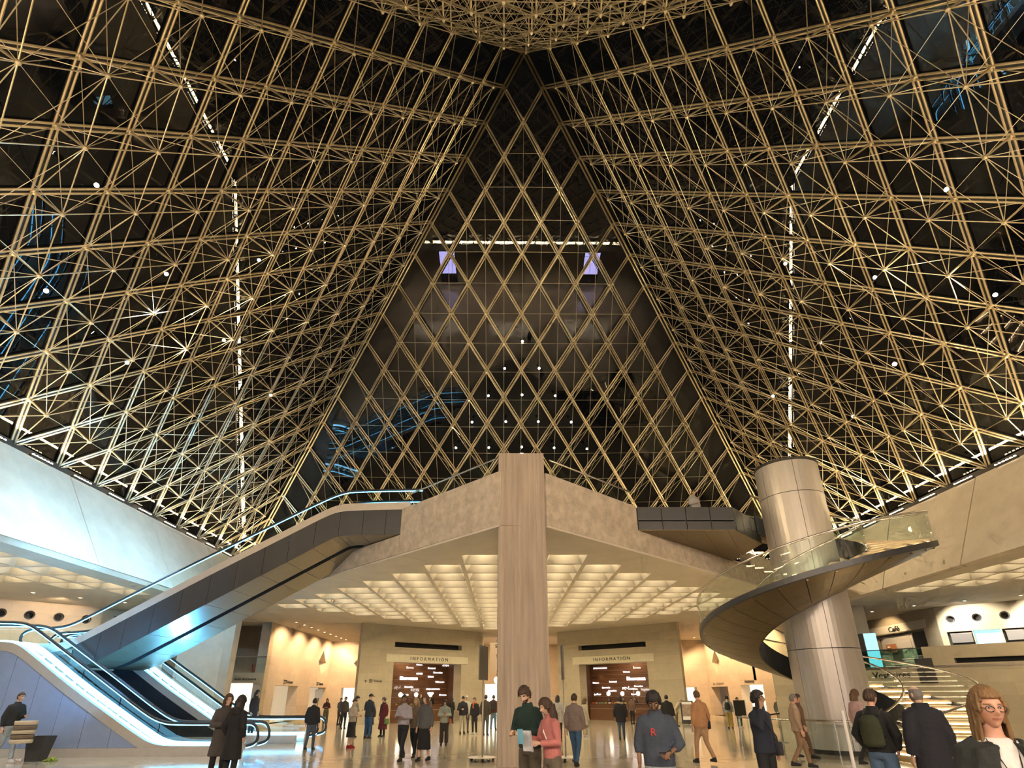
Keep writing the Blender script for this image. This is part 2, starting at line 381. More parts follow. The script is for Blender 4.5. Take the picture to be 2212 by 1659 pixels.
nr = empty('near_beam', (0, 0, 0), 0, 'concrete beam under the near edge of the pyramid', 'beam', None, 'structure'); MB().box(-17.6, 17.6, -17.75, -17.3, 8.9, 9.43).build('beam_body', 'concrete', nr)
nr = empty('near_hall', (0, 0, 0), 0, 'taller near part of the hall behind the viewer', 'ceiling', None, 'structure')
MB().box(-17.7, 17.7, -28.6, -17.75, 9.35, 9.55).build('upper_ceiling', 'ceil', nr)
for x0, x1, y0, y1 in ((-13.3, -13.05, -28.3, -18.5), (13.05, 13.3, -28.3, -18.5), (-13.3, 13.3, -28.5, -28.2)): MB().box(x0, x1, y0, y1, ZC, 9.4).build('upper_wall', 'concrete', nr)
wf = MB().box(-17.6, 17.6, 17.25, 17.9, 7.3, 9.44).build('wall_front', 'concrete'); tag(wf, 'low concrete wall behind the entrance deck', 'wall', None, 'structure')
TL, TR = (-1.089, -2.30), (.258, -2.214)          # tip of the deck
EL, ER = (-15.5, 12.3), (16.6, 12.4)
ceil = empty('ceiling', (0, 0, 0), 0, 'concrete ceiling with rows of lit pyramid coffers', 'ceiling', None, 'structure')
outer = [(-34, -34), (34, -34), (34, 40), (-34, 40)]
hole = [(-15.75, -16.3), (-13.05, -18.6), (-13.05, -28.2), (13.05, -28.2), (13.05, -18.6), (15.1, -16.3), ER, TR, TL, EL]
PC = 1.48
cells = []
for k in range(16):
    mm = 1+k if k <= 7 else 15-k
    for m_ in range(-mm, mm+1): cells.append((-.26+(m_-.5)*PC, 1.05+k*PC))
for n_ in range(7):
    for r in range(0, 9-n_):
        cells.append((-17.3-(n_+1)*PC, 8.7-PC*(n_+r+1)))
        cells.append((17.35+n_*PC, 8.5-PC*(n_+r+1)))
g = .075
loops = [outer, hole]+[[(x+g, y+.07), (x+PC-g, y+.07), (x+PC-g, y+PC-.07), (x+g, y+PC-.07)] for x, y in cells]
tri = geometry.tessellate_polygon([[Vector((*q, 0)) for q in lp] for lp in loops])
mb = MB(); mb.v = [(x, y, ZC) for lp in loops for x, y in lp]; mb.f = [tuple(t) for t in tri]; mb.m = [0]*len(mb.f)
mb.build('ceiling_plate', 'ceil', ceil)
W2, H2 = PC-2*g, PC-.14
top = .17
cm = MB().add([(0, 0, 0), (W2, 0, 0), (W2, H2, 0), (0, H2, 0), (W2/2-top, H2/2-top, 0.80), (W2/2+top, H2/2-top, 0.80), (W2/2+top, H2/2+top, 0.80), (W2/2-top, H2/2+top, 0.80)],
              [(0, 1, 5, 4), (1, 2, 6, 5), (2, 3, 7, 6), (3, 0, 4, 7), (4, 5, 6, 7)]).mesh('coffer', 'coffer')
lm = MB().rev([(.05, .24), (.10, .26), (.10, .34), (.05, .36)], 8, (W2/2, H2/2, 0)).mesh('lamp', 'cofferlamp')
ls = MB().rev([(.012, .36), (.012, .80)], 5, (W2/2, H2/2, 0)).mesh('lamp_stem', 'coffer')
for x, y in cells:
    c = obj('coffer', cm, ceil, (x+g, y+.07, ZC)); obj('lamp', lm, c); obj('lamp_stem', ls, c)
# edge slabs along the deck, a finger proud of the ceiling
def strip(a, b, w, n, back):
    a, b = Vector((*a, 0)), Vector((*b, 0)); t = (b-a).normalized(); nn = Vector((-t.y, t.x, 0))*back
    L_ = (b-a).length
    for k in range(n):
        s0, s1 = L_*k/n+.012, L_*(k+1)/n-.012
        q = [a+t*s0, a+t*s1, a+t*s1+nn*w, a+t*s0+nn*w]
        MB().prism([(v.x, v.y) for v in q], ZC-.03, ZC+.03).build('edge_slab', 'ceil', ceil)
strip(TL, (-14.6, 11.25), 1.15, 4, -1); strip(TR, (15.3, 11.2), 1.15, 4, 1)

# ------------------------------------------------------------------ entrance deck, its fascia and its pillar
deck = empty('entrance_deck', (0, 0, 7), 0, 'concrete entrance deck with a pointed prow over the coffered ceiling', 'deck', None, 'structure')
def at(a, b, s):
    a, b = Vector(a), Vector(b); return a+(b-a).normalized()*s
DL = (-11.165, 7.681); DR = (3.567, .743)
def fascia(a, d, s0, s1, z1, th=.45, z0=ZC+.035, back=1, nm='fascia_panel'):
    p, q = at(a, d, s0+.008), at(a, d, s1-.008); t = (q-p).normalized(); nn = Vector((-t.y, t.x))*back*th
    MB().prism([tuple(p), tuple(q), tuple(q+nn), tuple(p+nn)], z0-7, z1-7).build(nm, 'fascia', deck)
fascia(TL, DL, 0, 4.86, 7.70, back=-1); fascia(TL, DL, 4.86, 8.66, 6.76, back=-1); fascia(TL, DL, 8.66, 14.2, 6.93, back=-1); fascia(TL, DL, 14.2, 20.5, 6.93, back=-1)
fascia(TR, DR, 0, 4.5, 7.67); fascia(TR, DR, 4.5, 12.99, 6.82); fascia(TR, DR, 12.99, 14.7, 7.45); fascia(TR, DR, 14.7, 22, 7.45)
MB().prism([(-.9, -1.7), (.1, -1.7), (15.5, 13), (16, 17.6), (-16, 17.6), (-14.9, 12.6)], -.05, .35).build('deck_slab', 'concrete', deck)
root = empty('pillar', (-.455, -2.25, 0), 0, 'tall board-marked concrete pillar carrying the prow of the deck', 'pillar', None, 'structure')
h = .665
MB().prism([(-h, 0), (h, 0), (h+.02, .5), (.35, 1.1), (-.35, 1.1), (-h-.02, .5)], 0, 8.29).build('shaft', 'pillar', root)
MB().prism([(-h-.012, -.012), (h+.012, -.012), (h+.03, .5), (.35, 1.11), (-.35, 1.11), (-h-.03, .5)], 0, .05).build('plinth', 'pillar', root)
for nm, lb, pts in (('column', 'pale concrete column at the left end of the deck behind the escalators', [(-15.42, 13.2), (-15.9, 13.2), (-17.7, 12.3), (-18.4, 13.6), (-17.2, 14.6), (-15.6, 14.2)]),
                    ('column', 'concrete column at the right end of the deck behind the spiral stair', [(16.2, 13.2), (17.0, 13.0), (18.4, 12.3), (18.8, 13.6), (17.4, 14.6), (16.3, 14.2)])):
    tag(MB().prism(pts, 0, ZC).build(nm, 'concrete'), lb, 'column', None, 'structure')
# glass parapet along the prow
par = empty('glass_parapet', (0, 0, 7.4), 0, 'glass parapet with a slim handrail along the prow of the deck', 'parapet')
def parapet(a, d, s0, s1, n, back):
    t = (Vector(d)-Vector(a)).normalized(); nn = Vector((-t.y, t.x))*back*.22
    for k in range(n):
        p, q = at(a, d, s0+(s1-s0)*k/n+.02)+nn, at(a, d, s0+(s1-s0)*(k+1)/n-.02)+nn; e = nn.normalized()*.015
        MB().prism([tuple(p), tuple(q), tuple(q+e), tuple(p+e)], .05, .86).build('glass_panel', 'glass', par)
    p, q = at(a, d, s0)+nn, at(a, d, s1)+nn
    MB().tube([(*p, .88), (*q, .88)], .03, 6).build('handrail', 'tube', par)
parapet(TL, DL, .4, 4.6, 3, -1); parapet(TR, DR, .4, 4.5, 3, 1)
# bridge from the deck to the spiral stair
br = empty('bridge', (3.63, .8, 6.836), 0, 'dark clad bridge from the deck to the spiral stair, gold underside', 'bridge', None, 'structure')
for k in range(4):
    MB().box(.02+k*.84, .83+k*.84, 0, .04, .0, .82).build('panel', 'clad', br)
MB().box(0, 3.36, .04, .12, 0, .80).build('backing', 'gutter', br)
for k, (a, b) in enumerate(zip([(3.35, .0), (3.9, .57), (4.45, 1.15)], [(3.9, .57), (4.45, 1.15), (5.03, 1.74)])):
    v = Vector((b[0]-a[0], b[1]-a[1])).normalized()*.01; nn = Vector((-v.y, v.x))*4
    MB().prism([(a[0]+v.x, a[1]+v.y), (b[0]-v.x, b[1]-v.y), (b[0]-v.x+nn.x, b[1]-v.y+nn.y), (a[0]+v.x+nn.x, a[1]+v.y+nn.y)], 0, .82).build('panel', 'clad', br)
poly = [(0, 0), (3.33, 0), (5.04, 1.74), (5.02, 4.6), (4.7, 4.2)]
for k in range(6):       # soffit boards, running diagonally
    def clip(lo, hi):
        f = lambda p: p[0]-p[1]*.55
        def cut(pl, val, sg):
            out = []
            for p, q in zip(pl, pl[1:]+pl[:1]):
                a, b = sg*(f(p)-val), sg*(f(q)-val)
                if a >= 0: out.append(p)
                if a*b < 0: t = a/(a-b); out.append((p[0]+(q[0]-p[0])*t, p[1]+(q[1]-p[1])*t))
            return out
        return cut(cut(poly, lo, 1), hi, -1)
    c = clip(k*.84-.3+.006, k*.84+.54-.006)
    if len(c) > 2: MB().prism(c, -.03, 0).build('soffit_panel', 'bronze', br)
MB().prism(poly, .3, .34).build('bridge_floor', 'gutter', br)
# ------------------------------------------------------------------ walls of the hall
def hole_box(p0, p1, s0, s1, z0, z1, d, m, parent, name='niche_back', back=1):
    """panel closing an opening at depth d"""
    p0 = Vector((*p0, 0)); t = (Vector((*p1, 0))-p0).normalized(); n = Vector((-t.y, t.x, 0))*back
    q = [p0+t*s0+n*d, p0+t*s1+n*d]; q += [q[1]+n*.04, q[0]+n*.04]
    return MB().prism([(v.x, v.y) for v in q], z0, z1).build(name, m, parent)
def frame_of(p0, p1):
    p0 = Vector((*p0, 0)); t = (Vector((*p1, 0))-p0).normalized()
    return p0, t, Vector((-t.y, t.x, 0)), math.atan2(t.y, t.x)
def wtext(nm, s, p0, p1, sc, z, width, size, m, parent, off=.02, d=0, bold=0):
    o, t, n, a = frame_of(p0, p1)
    q = o+t*sc+n*(d-off)
    return text(nm, s, size, (q.x, q.y, z), a, m, parent, width, bold=bold)
# two stone pylons that house the information desks
def s0_(o, s, L_): return s == 0 and o.x < 0
def info(p0, p1, holes, lint, slot, txt, woods, label, desk_s, spot_s):
    root = empty('wall_information', (0, 0, 0), 0, label, 'wall', None, 'structure')
    o, t, n, a = frame_of(p0, p1)
    L_ = (Vector(p1)-Vector(p0)).length
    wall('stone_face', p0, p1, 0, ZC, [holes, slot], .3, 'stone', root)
    for s in (0, L_):                                        # return walls
        q0 = o+t*s+n*.01; dr = Vector((o+t*s)); dr = Vector((-.285, .958, 0)) if s0_(o, s, L_) else Vector((.335, .942, 0)) if o.x > 0 else Vector((-.02, 1, 0))
        if s == 0 and o.x > 0: dr = Vector((.13, .99, 0))
        q1 = q0+dr*4; i_ = t*.3*(1 if s == 0 else -1)
        w_ = MB().prism([(q0.x, q0.y), ((q0+i_).x, (q0+i_).y), ((q1+i_).x, (q1+i_).y), (q1.x, q1.y)], 0, ZC).build('return_wall', 'stone', root); uvwall(w_)
    WT = Matrix.Translation(o) @ Matrix.Rotation(a, 4, 'Z')
    for u in (holes[0], holes[1]): uvwall(MB().box(u-.15 if u == holes[0] else u, u if u == holes[0] else u+.15, .3, .95, 0, holes[3]+.15, T=WT).build('jamb', 'stone', root))
    MB().box(holes[0], holes[1], .3, .95, holes[3], holes[3]+.15, T=WT).build('head', 'stone', root)
    q = [o+t*lint[0]-n*.035, o+t*lint[1]-n*.035, o+t*lint[1]-n*.002, o+t*lint[0]-n*.002]
    MB().prism([(v.x, v.y) for v in q], lint[2], lint[3]).build('lintel', mat('pale_lintel', (.74, .66, .45), .6, 0, .06), root)
    hole_box(p0, p1, slot[0]-.1, slot[1]+.1, slot[2]-.1, slot[3]+.1, .6, 'dark', root, 'slot_back')
    MB().box(slot[0]+.1, slot[1]-.1, .25, .33, slot[2]+.01, slot[2]+.14, T=Matrix.Translation(o) @ Matrix.Rotation(a, 4, 'Z')).build('air_grille', 'dark', root)
    wtext('lettering', 'I N F O R M A T I O N', p0, p1, txt[0], txt[1], txt[2], .30, 'black', root, .045)
    # wood-lined room behind
    D = 2.6
    W_ = Matrix.Translation(o) @ Matrix.Rotation(a, 4, 'Z')
    s0, s1 = holes[0]-.6, holes[1]+.6
    k_ = 0; s = s0                                           # walnut boards, one by one
    for r in range(14):
        z = r*.30
        for c in range(4):
            u0 = s0+(s1-s0)*c/4+((r % 2)*.3 if c else 0); u1 = s0+(s1-s0)*(c+1)/4+((r % 2)*.3 if c < 3 else 0)
            MB().box(u0+.004, u1-.004, D-.012*((r*7+c*3) % 3), D+.05, z+.004, z+.296, T=W_).build('board', 'wood', root)
    for s in (s0, s1): MB().box(s-.05, s+.05, .9, D+.1, 0, 4.2, T=W_).build('side_lining', 'wood', root)
    MB().box(s0, s1, .9, D+.1, 4.2, 4.25, T=W_).build('room_ceiling', 'desk', root)
    for (wd, s_, z_, wid, big) in woods:
        wtext('greeting', wd, p0, p1, s_, z_, wid, .16 if not big else .3, 'lit' if not big == 2 else 'litdim', root, .05, D-.03, bold=.004)
    for s_, z_, en, ang in spot_s:
        q = o+t*s_+n*(D-.55)+Vector((0, 0, 3.9)); tg = o+t*(s_+ang)+n*D+Vector((0, 0, z_))
        light('SPOT', 'wood_spot', q, en, (1, .7, .38), tg, .05, spot=34, blend=.6)
    q = o+t*((s0+s1)/2)+n*1.5+Vector((0, 0, 4.1)); light('AREA', 'desk_light', q, 70, (1, .72, .42), q-Vector((0, 0, 1)), 3.0, .6)
    return root
TK = None
ILp = ((-10.087, 19.079), (-2.565, 25.021)); IRp = ((3.04, 25.168), (10.365, 19.256))
info(*ILp, (2.38, 7.72, -.02, 3.69), (1.8, 8.26, 3.70, 4.18), (2.37, 7.72, 4.64, 4.98), (5.06, 3.94, 2.95),
     [('Willkommen', 4.35, 3.86, .62, 0), ('Welcome', 5.75, 3.71, .5, 0), ('Bienvenue', 5.0, 3.50, .6, 2), ('ようこそ', 8.0, 3.72, .55, 0), ('Benvenuti', 6.8, 3.50, .62, 0), ('Bienvenidos', 7.35, 3.20, .75, 0),
      ('欢迎光临', 5.8, 3.10, .5, 0), ('Bienvenue', 4.95, 2.78, 1.42, 1), ('환영합니다', 6.75, 2.9, .5, 0), ('Willkommen', 7.55, 2.55, .75, 0), ('Bienvenidos', 5.0, 2.2, .68, 0), ('مرحبا', 4.1, 2.2, .45, 2),
      ('어서오세요', 5.5, 1.98, .7, 2), ('Добро пожаловать', 7.0, 2.06, 1.15, 0), ('欢迎光临', 6.8, 1.77, .52, 0), ('Bem-vindo', 4.7, 1.68, .6, 0), ('Bienvenue', 7.85, 1.66, .6, 0)],
     'left stone pylon with a wide opening to a walnut-lined information desk', 0, [(7.6, 1.8, 90, .1)])
info(*IRp, (1.81, 7.07, -.02, 3.65), (1.29, 7.61, 3.66, 4.17), (1.83, 7.1, 4.61, 4.95), (4.45, 3.92, 2.85),
     [('Willkommen', 4.5, 3.86, .68, 0), ('Добро пожаловать', 2.1, 3.48, 1.15, 0), ('Bienvenue', 5.1, 3.42, .58, 2), ('Welcome', 4.25, 3.15, .55, 0), ('Bienvenue', 4.95, 2.68, 1.45, 1), ('Benvenuti', 3.1, 2.5, .6, 0), ('Welcome', 1.65, 2.45, .52, 0),
      ('Bem-vindo', 2.5, 2.1, .66, 0), ('مرحبا', 4.1, 2.1, .52, 0), ('Bienvenidos', 5.1, 2.17, .65, 0), ('Hoş geldiniz', 3.0, 1.88, .66, 0), ('Hoşgeldiniz', 5.6, 1.95, .66, 2), ('خوش آمدید', 1.75, 1.66, .58, 0), ('Bem-vindo', 4.8, 1.64, .6, 0)],
     'right stone pylon with a wide opening to a walnut-lined information desk', 0, [(2.1, 2.2, 95, .1), (2.9, 1.6, 55, .1)])
pil = bpy.data.objects['wall_information']
wtext('lettering', 'Tickets', *ILp, 1.33, 2.5, .56, .2, 'black', pil)
def picto(p0, p1, s, z, parent, r=.11):
    o, t, n, a = frame_of(p0, p1); pts = [(-1, -1), (1, -1), (1, 1), (-1, 1)]
    MB().tube([o+t*(s+x*r*1.3)-n*.02+Vector((0, 0, z+y*r)) for x, y in pts], .014, 4, closed=True).build('pictogram', 'black', parent)
    MB().tube([o+t*(s+.02)-n*.02+Vector((0, 0, z-.05)), o+t*(s+.02)-n*.02+Vector((0, 0, z+.06))], .014, 4).build('pictogram_mark', 'black', parent)
picto(*ILp, .84, 2.5, pil, .08)
o, t, n, a = frame_of(*ILp)
MB().tube([o+t*.62-n*.02+Vector((0, 0, 2.5)), o+t*.46-n*.02+Vector((0, 0, 2.5))], .013, 4).build('arrow_shaft', 'black', pil); MB().tube([o+t*.53-n*.02+Vector((0, 0, 2.57)), o+t*.46-n*.02+Vector((0, 0, 2.5)), o+t*.53-n*.02+Vector((0, 0, 2.43))], .013, 4).build('arrow', 'black', pil)
# the floor-lit corridor between the pylons
cor = empty('wall_corridor', (0, 0, 0), 0, 'warm-lit passage between the two information pylons', 'wall', None, 'structure')
for a, b, bk in (((-4.2, 36), (-4.2, 27.6), 1), ((4.6, 27.6), (4.6, 36), 1)):
    wall('passage_wall', b if False else a, b, 0, ZC, [], .3, 'stoneo', cor, -1 if a[0] < 0 else -1)
wall('end_wall', (-4.2, 36), (4.6, 36), 0, ZC, [(1.5, 3.6, -.02, 2.6), (4.6, 6.8, -.02, 2.6)], .4, 'stoneo', cor)
MB().box(-2.7, -.6, 36.3, 36.35, 0, 2.6).add([], []).build('doorway_glow_panel', mat('glowing_doorway', (.8, .8, .8), .5, emit=(.75, .95, .9), estr=1.3), cor)  # panel glows by itself, in place of the lit space behind
MB().box(.4, 2.6, 36.3, 36.35, 0, 2.6).build('doorway_glow_panel', bpy.data.materials['glowing_doorway'], cor)
sg = empty('hanging_sign', (.3, 28.6, 3.3), 0, 'large pale exit sign hanging between the two pylons, partly behind the pillar', 'sign')
MB().box(-2.4, 2.4, 0, .1, 0, 2.3).build('board', mat('pale_sign', (.74, .60, .44), .6), sg)
for s_, z_, sz, bl in (('Sortie', 2.02, .36, .012), ('Exit', 1.62, .34, 0), ('Salida', 1.24, .34, 0)):
    text('lettering', s_, sz, (-1.55, -.02, z_), 0, 'black', sg, None, 'CENTER', bold=bl)
MB().tube([(-1.75, -.02, .98), (-1.55, -.02, .84), (-1.35, -.02, .98)], .025, 4).build('arrow', 'black', sg)
for s_, z_ in (('Librairie', .62), ('Boutiques', .50), ('Toilettes', .32)): text('small_lettering', s_, .13, (-1.55, -.02, z_), 0, 'black', sg)
MB().tube([(-1.75+.09*cos(k*pi/6), -.02, .12+.09*sin(k*pi/6)) for k in range(12)], .012, 4, closed=True).build('pictogram', 'black', sg)
for x in (-1.8, 1.8): MB().tube([(x, .05, 2.3), (x, .05, ZC-3.3)], .015, 5).build('hanger', 'tube', sg)
light('SPOT', 'sign_fill_light', (-1.2, 25.6, 5.7), 260, (1, .78, .5), (-1.2, 28.6, 4.4), .1, spot=70)  # added spot that brightens the front of the sign
gl = empty('pendant_lamp', (-1.6, 31, 2.8), 0, 'glowing white globe lamp hanging behind the exit sign', 'lamp')
MB().rev([(.02, -.26), (.15, -.20), (.21, 0), (.15, .20), (.02, .26)], 12).build('globe', 'globe', gl, True)
MB().tube([(0, 0, .26), (0, 0, ZC-2.8)], .012, 5).build('cord', 'black', gl)
light('AREA', 'passage_light', (0, 31.5, 5.9), 420, ORANGE, (0, 31.5, 0), 6, 4)
# left-hand ticket wall, back walls, right-hand wall
dia = lambda s, z, w_, h: [(s-w_, z), (s, z-h), (s+w_, z), (s, z+h)]
WLp = ((-15.81, 18.96), (-15.84, 32.02))
wl = empty('wall_left', (0, 0, 0), 0, 'tall warm-lit stone wall with two ticket doorways and a diamond window', 'wall', None, 'structure')
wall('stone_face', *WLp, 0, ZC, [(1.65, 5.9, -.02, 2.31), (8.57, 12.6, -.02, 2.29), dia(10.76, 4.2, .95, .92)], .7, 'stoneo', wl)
M['room'] = mat('glowing_room', (.8, .74, .62), .7, emit=(1, .84, .58), estr=.4)  # room light put into the panel as emission
M['roomhot'] = mat('glowing_room_bright', (.85, .82, .75), .7, emit=(1, .92, .74), estr=1.2)  # same emissive stand-in for room light, stronger
def room(p0, p1, s0, s1, h, d, m, parent, back=1):
    """back panel behind a doorway; its material glows in place of room lamps"""
    hole_box(p0, p1, s0-.5, s1+.5, 0, h+.4, d, m, parent, 'room_back', back)
hole_box(*WLp, 1.2, 16.5, 0, 2.8, 1.0, 'room', wl, 'room_back')
hole_box(*WLp, 9.6, 11.9, 3.1, 5.3, .45, mat('diamond_glass', (.36, .31, .27), .25), wl, 'diamond_pane')
wtext('lettering', 'Tickets', *WLp, 4.05, 2.54, 1.3, .22, 'black', wl); wtext('lettering', 'Tickets', *WLp, 10.95, 2.56, 1.25, .22, 'black', wl)
def picto(p0, p1, s, z, parent, r=.11):
    o, t, n, a = frame_of(p0, p1); pts = [(-1, -1), (1, -1), (1, 1), (-1, 1)]
    MB().tube([o+t*(s+x*r*1.3)-n*.02+Vector((0, 0, z+y*r)) for x, y in pts], .014, 4, closed=True).build('pictogram', 'black', parent)
    MB().tube([o+t*(s+.02)-n*.02+Vector((0, 0, z-.05)), o+t*(s+.02)-n*.02+Vector((0, 0, z+.06))], .014, 4).build('pictogram_mark', 'black', parent)
picto(*WLp, 3.2, 2.54, wl); picto(*WLp, 10.05, 2.56, wl)
BLp = ((-15.84, 32.02), (-5.2, 32.02))
wb = empty('wall_back', (0, 0, 0), 0, 'warm stone back wall left of the pylons with one doorway', 'wall', None, 'structure')
wall('stone_face', *BLp, 0, ZC, [(1.12, 3.4, -.02, 2.28), dia(2.75, 4.23, .8, .9)], .7, 'stoneo', wb)
room(*BLp, 1.12, 3.4, 2.28, 1.6, 'roomhot', wb); hole_box(*BLp, 1.8, 3.7, 3.2, 5.2, .45, bpy.data.materials['diamond_glass'], wb, 'diamond_pane')
BRp = ((5.4, 32.02), (16.7, 32.02))
wb2 = empty('wall_back_right', (0, 0, 0), 0, 'orange-lit stone back wall right of the pylons with one doorway', 'wall', None, 'structure')
wall('stone_face', *BRp, 0, ZC, [(8.0, 10.1, -.02, 2.18), dia(8.4, 4.06, .8, .9)], .7, 'stoneo', wb2)
room(*BRp, 8.0, 10.1, 2.2, 1.6, 'roomhot', wb2); hole_box(*BRp, 7.5, 9.4, 3.1, 5.1, .45, bpy.data.materials['diamond_glass'], wb2, 'diamond_pane')
WRp = ((16.5, 32.), (16.5, 17.5))
wr = empty('wall_right', (0, 0, 0), 0, 'bright stone wall with restaurant and assistance doorways behind the spiral stair', 'wall', None, 'structure')
wall('stone_face', *WRp, 0, ZC, [(.6, 4.2, -.02, 2.18), (6.6, 10.3, -.02, 2.23), (11.9, 14.2, -.02, 2.2), dia(2.4, 4.1, .9, .95)], .7, 'stoneo', wr)
hole_box(*WRp, -3.5, 4.4, 0, 2.8, 1.06, mat('glowing_room_dim', (.42, .33, .25), .7, emit=(1, .75, .5), estr=.06), wr, 'room_back'); hole_box(*WRp, 4.0, 10.5, 0, 2.8, 1.0, 'roomhot', wr, 'room_back'); hole_box(*WRp, 9.0, 14.3, 0, 2.8, 1.1, mat('glowing_room_brown', (.40, .30, .22), .7, emit=(1, .75, .5), estr=.08), wr, 'room_back')  # back panels glow in place of light inside the rooms
hole_box(*WRp, 1.4, 3.4, 3.1, 5.1, .45, mat('diamond_glass_olive', (.33, .30, .20), .3), wr, 'diamond_pane')
wtext('lettering', 'Bar - Restaurant', *WRp, 2.35, 2.42, 2.3, .22, 'litgrey' if 'litgrey' in M else 'black', wr); wtext('lettering', 'Assistance', *WRp, 8.3, 2.46, 1.6, .24, 'black', wr)
# friends' counter in the left corner, with a balcony above it
AWp = ((-20.4, 18.7), (-15.8, 18.7))
wa = empty('wall_corner', (0, 0, 0), 0, 'stone corner wall with a balcony above and a bright lobby below', 'wall', None, 'structure')
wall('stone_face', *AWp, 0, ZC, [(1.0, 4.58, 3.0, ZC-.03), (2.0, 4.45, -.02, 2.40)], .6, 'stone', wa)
hole_box(*AWp, .8, 4.55, 2.9, ZC, 2.0, mat('brown_stone', (.30, .22, .15), .7, 0, .15, 2), wa, 'balcony_back'); room(*AWp, 2.0, 4.05, 2.4, 1.6, 'roomhot', wa)
wtext('lettering', 'Amis du Louvre', *AWp, 3.48, 2.62, 1.35, .26, 'black', wa, bold=.004)
for k in range(3): hole_box(*AWp, 1.1+k*1.15, 2.2+k*1.15, 3.0, 3.92, .1, 'glass', wa, 'glass_panel')
hole_box(*AWp, 1.05, 4.55, 3.92, 3.96, .1, 'tube', wa, 'handrail')
# left upper wall with round vents, its landing
UWp = ((-31.6, 3.14), (-22.214, 12.533))
uw = empty('wall_left_upper', (0, 0, 0), 0, 'pale stone upper wall with a row of round vents above the escalators', 'wall', None, 'structure')
off = (Vector((-25.148, 9.588))-Vector((-31.6, 3.14))).length
ports = [off+s for s in (-2.1, -.95, .2, 1.26, 2.39, 3.52)]
circ = lambda s, z, r: [(s+r*cos(-k*pi/8), z+r*sin(k*pi/8)) for k in range(16)]
wall('stone_face', *UWp, 2.5, ZC, [circ(s, 5.39, .17) for s in ports], .4, 'stoneo', uw)
wall('stone_face', (-22.214, 12.533), (-21.6, 14.4), 2.5, ZC, [], .4, 'stoneo', uw); wall('stone_face', (-21.6, 14.4), (-20.4, 18.7), 0, ZC, [], .4, 'stoneo', uw)
hole_box(*UWp, off-3, off+5, 5.1, 5.7, .3, 'dark', uw, 'vent_dark')
def ring(p0, p1, s, z, r, parent):
    o, t, n, a = frame_of(p0, p1)
    MB().tube([o+t*(s+r*cos(k*pi/8))-n*.01+Vector((0, 0, z+r*sin(k*pi/8))) for k in range(16)], .03, 5, closed=True).build('vent_ring', 'clad', parent)
for s in ports: ring(*UWp, s, 5.39, .19, uw)
lnd = MB().prism([(-33, .75), (-16.9, .75), (-16.9, 2.3), (-15.9, 2.3), (-15.9, 8.2), (-21, 13.4), (-33, 13.4)], 2.55, 2.98).build('landing_slab', 'concrete'); tag(lnd, 'mezzanine landing slab at the head of the lower escalators', 'slab', None, 'structure')
# right-hand mezzanine: parapet wall, upper wall with blinds, cafe corner
RA = ((22.96, 13.28), (31.9, 4.7))
ru = empty('wall_right_upper', (0, 0, 0), 0, 'white-lit upper wall with round vents and window blinds', 'wall', None, 'structure')
wall('stone_face', *RA, 2.5, ZC, [circ(s, 5.345, .16) for s in (.59, 1.72, 2.86, 4.0)]+[(.28, 1.36, 3.3, 4.69), (1.41, 2.50, 3.3, 4.69), (2.57, 3.65, 3.3, 4.69)], .4, 'stone', ru)
hole_box(*RA, 0, 5, 5.1, 5.6, .3, 'dark', ru, 'vent_dark')
for s in (.59, 1.72, 2.86): ring(*RA, s, 5.345, .18, ru)
M['blind'] = mat('grey_blind', (.20, .185, .17), .7); M['glow'] = mat('blue_screen', (.3, .5, .7), .4, emit=(.30, .72, 1.0), estr=1.6)
for i, s in enumerate((.28, 1.41, 2.57)):
    hole_box(*RA, s, s+1.1, 3.3, 4.69, .25, 'glow' if i == 1 else 'dark', ru, 'window_pane')
    if i != 1:
        hole_box(*RA, s+.12, s+1.02, 4.12, 4.58, .16, 'blind', ru, 'roller_blind'); hole_box(*RA, s+.1, s+1.04, 4.58, 4.63, .15, 'inox', ru, 'blind_rail')
RB = ((22.9, 22.5), (22.96, 13.28))
rb = empty('wall_cafe', (0, 0, 0), 0, 'cafe corner wall with a wide opening under its sign', 'wall', None, 'structure')
wall('stone_face', *RB, 2.5, ZC, [(3.4, 8.1, 2.9, 5.02)], .6, 'stone', rb)
hole_box(*RB, 3.0, 8.5, 2.9, 5.2, 2.2, mat('cafe_cream', (.70, .62, .50), .7), rb, 'room_back'); hole_box(*RB, 2.3, 8.4, 5.06, 5.52, -.03, mat('cafe_lintel', (.76, .70, .58), .6), rb, 'lintel')
wtext('lettering', 'Café', *RB, 5.75, 5.24, .95, .34, 'black', rb, .05, bold=.004)
M['counter'] = mat('white_counter', (.74, .70, .62), .5)
hole_box(*RB, 3.8, 6.6, 2.98, 4.92, .35, 'counter', rb, 'white_partition'); hole_box(*RB, 5.2, 6.4, 3.0, 4.6, .33, 'white', rb, 'partition_door')
wall('side_wall', (16.5, 22.5), (22.9, 22.5), 2.5, ZC, [], .4, 'stone', rb)
RPp = ((12.9, 12.51), (25.5, -1.02))
def rps(x, y): return (Vector((x, y))-Vector(RPp[0])).dot((Vector(RPp[1])-Vector(RPp[0])).normalized())
s0 = rps(18.5, 6.5)
rp = empty('wall_cloakroom', (0, 0, 0), 0, 'stone cloakroom wall behind the foot of the spiral stair with a long slot', 'wall', None, 'structure')
wall('stone_face', *RPp, 0, 2.72, [], .5, 'stone', rp)
wall('parapet', tuple(Vector(RPp[0])+(Vector(RPp[1])-Vector(RPp[0])).normalized()*(s0-1.58)), RPp[1], 2.72, 3.5, [(1.05, 9.5, 2.78, 2.98)], .5, 'stone', rp)
hole_box(*RPp, s0-.7, s0+9, 2.74, 3.0, .42, 'dark', rp, 'slot_back')
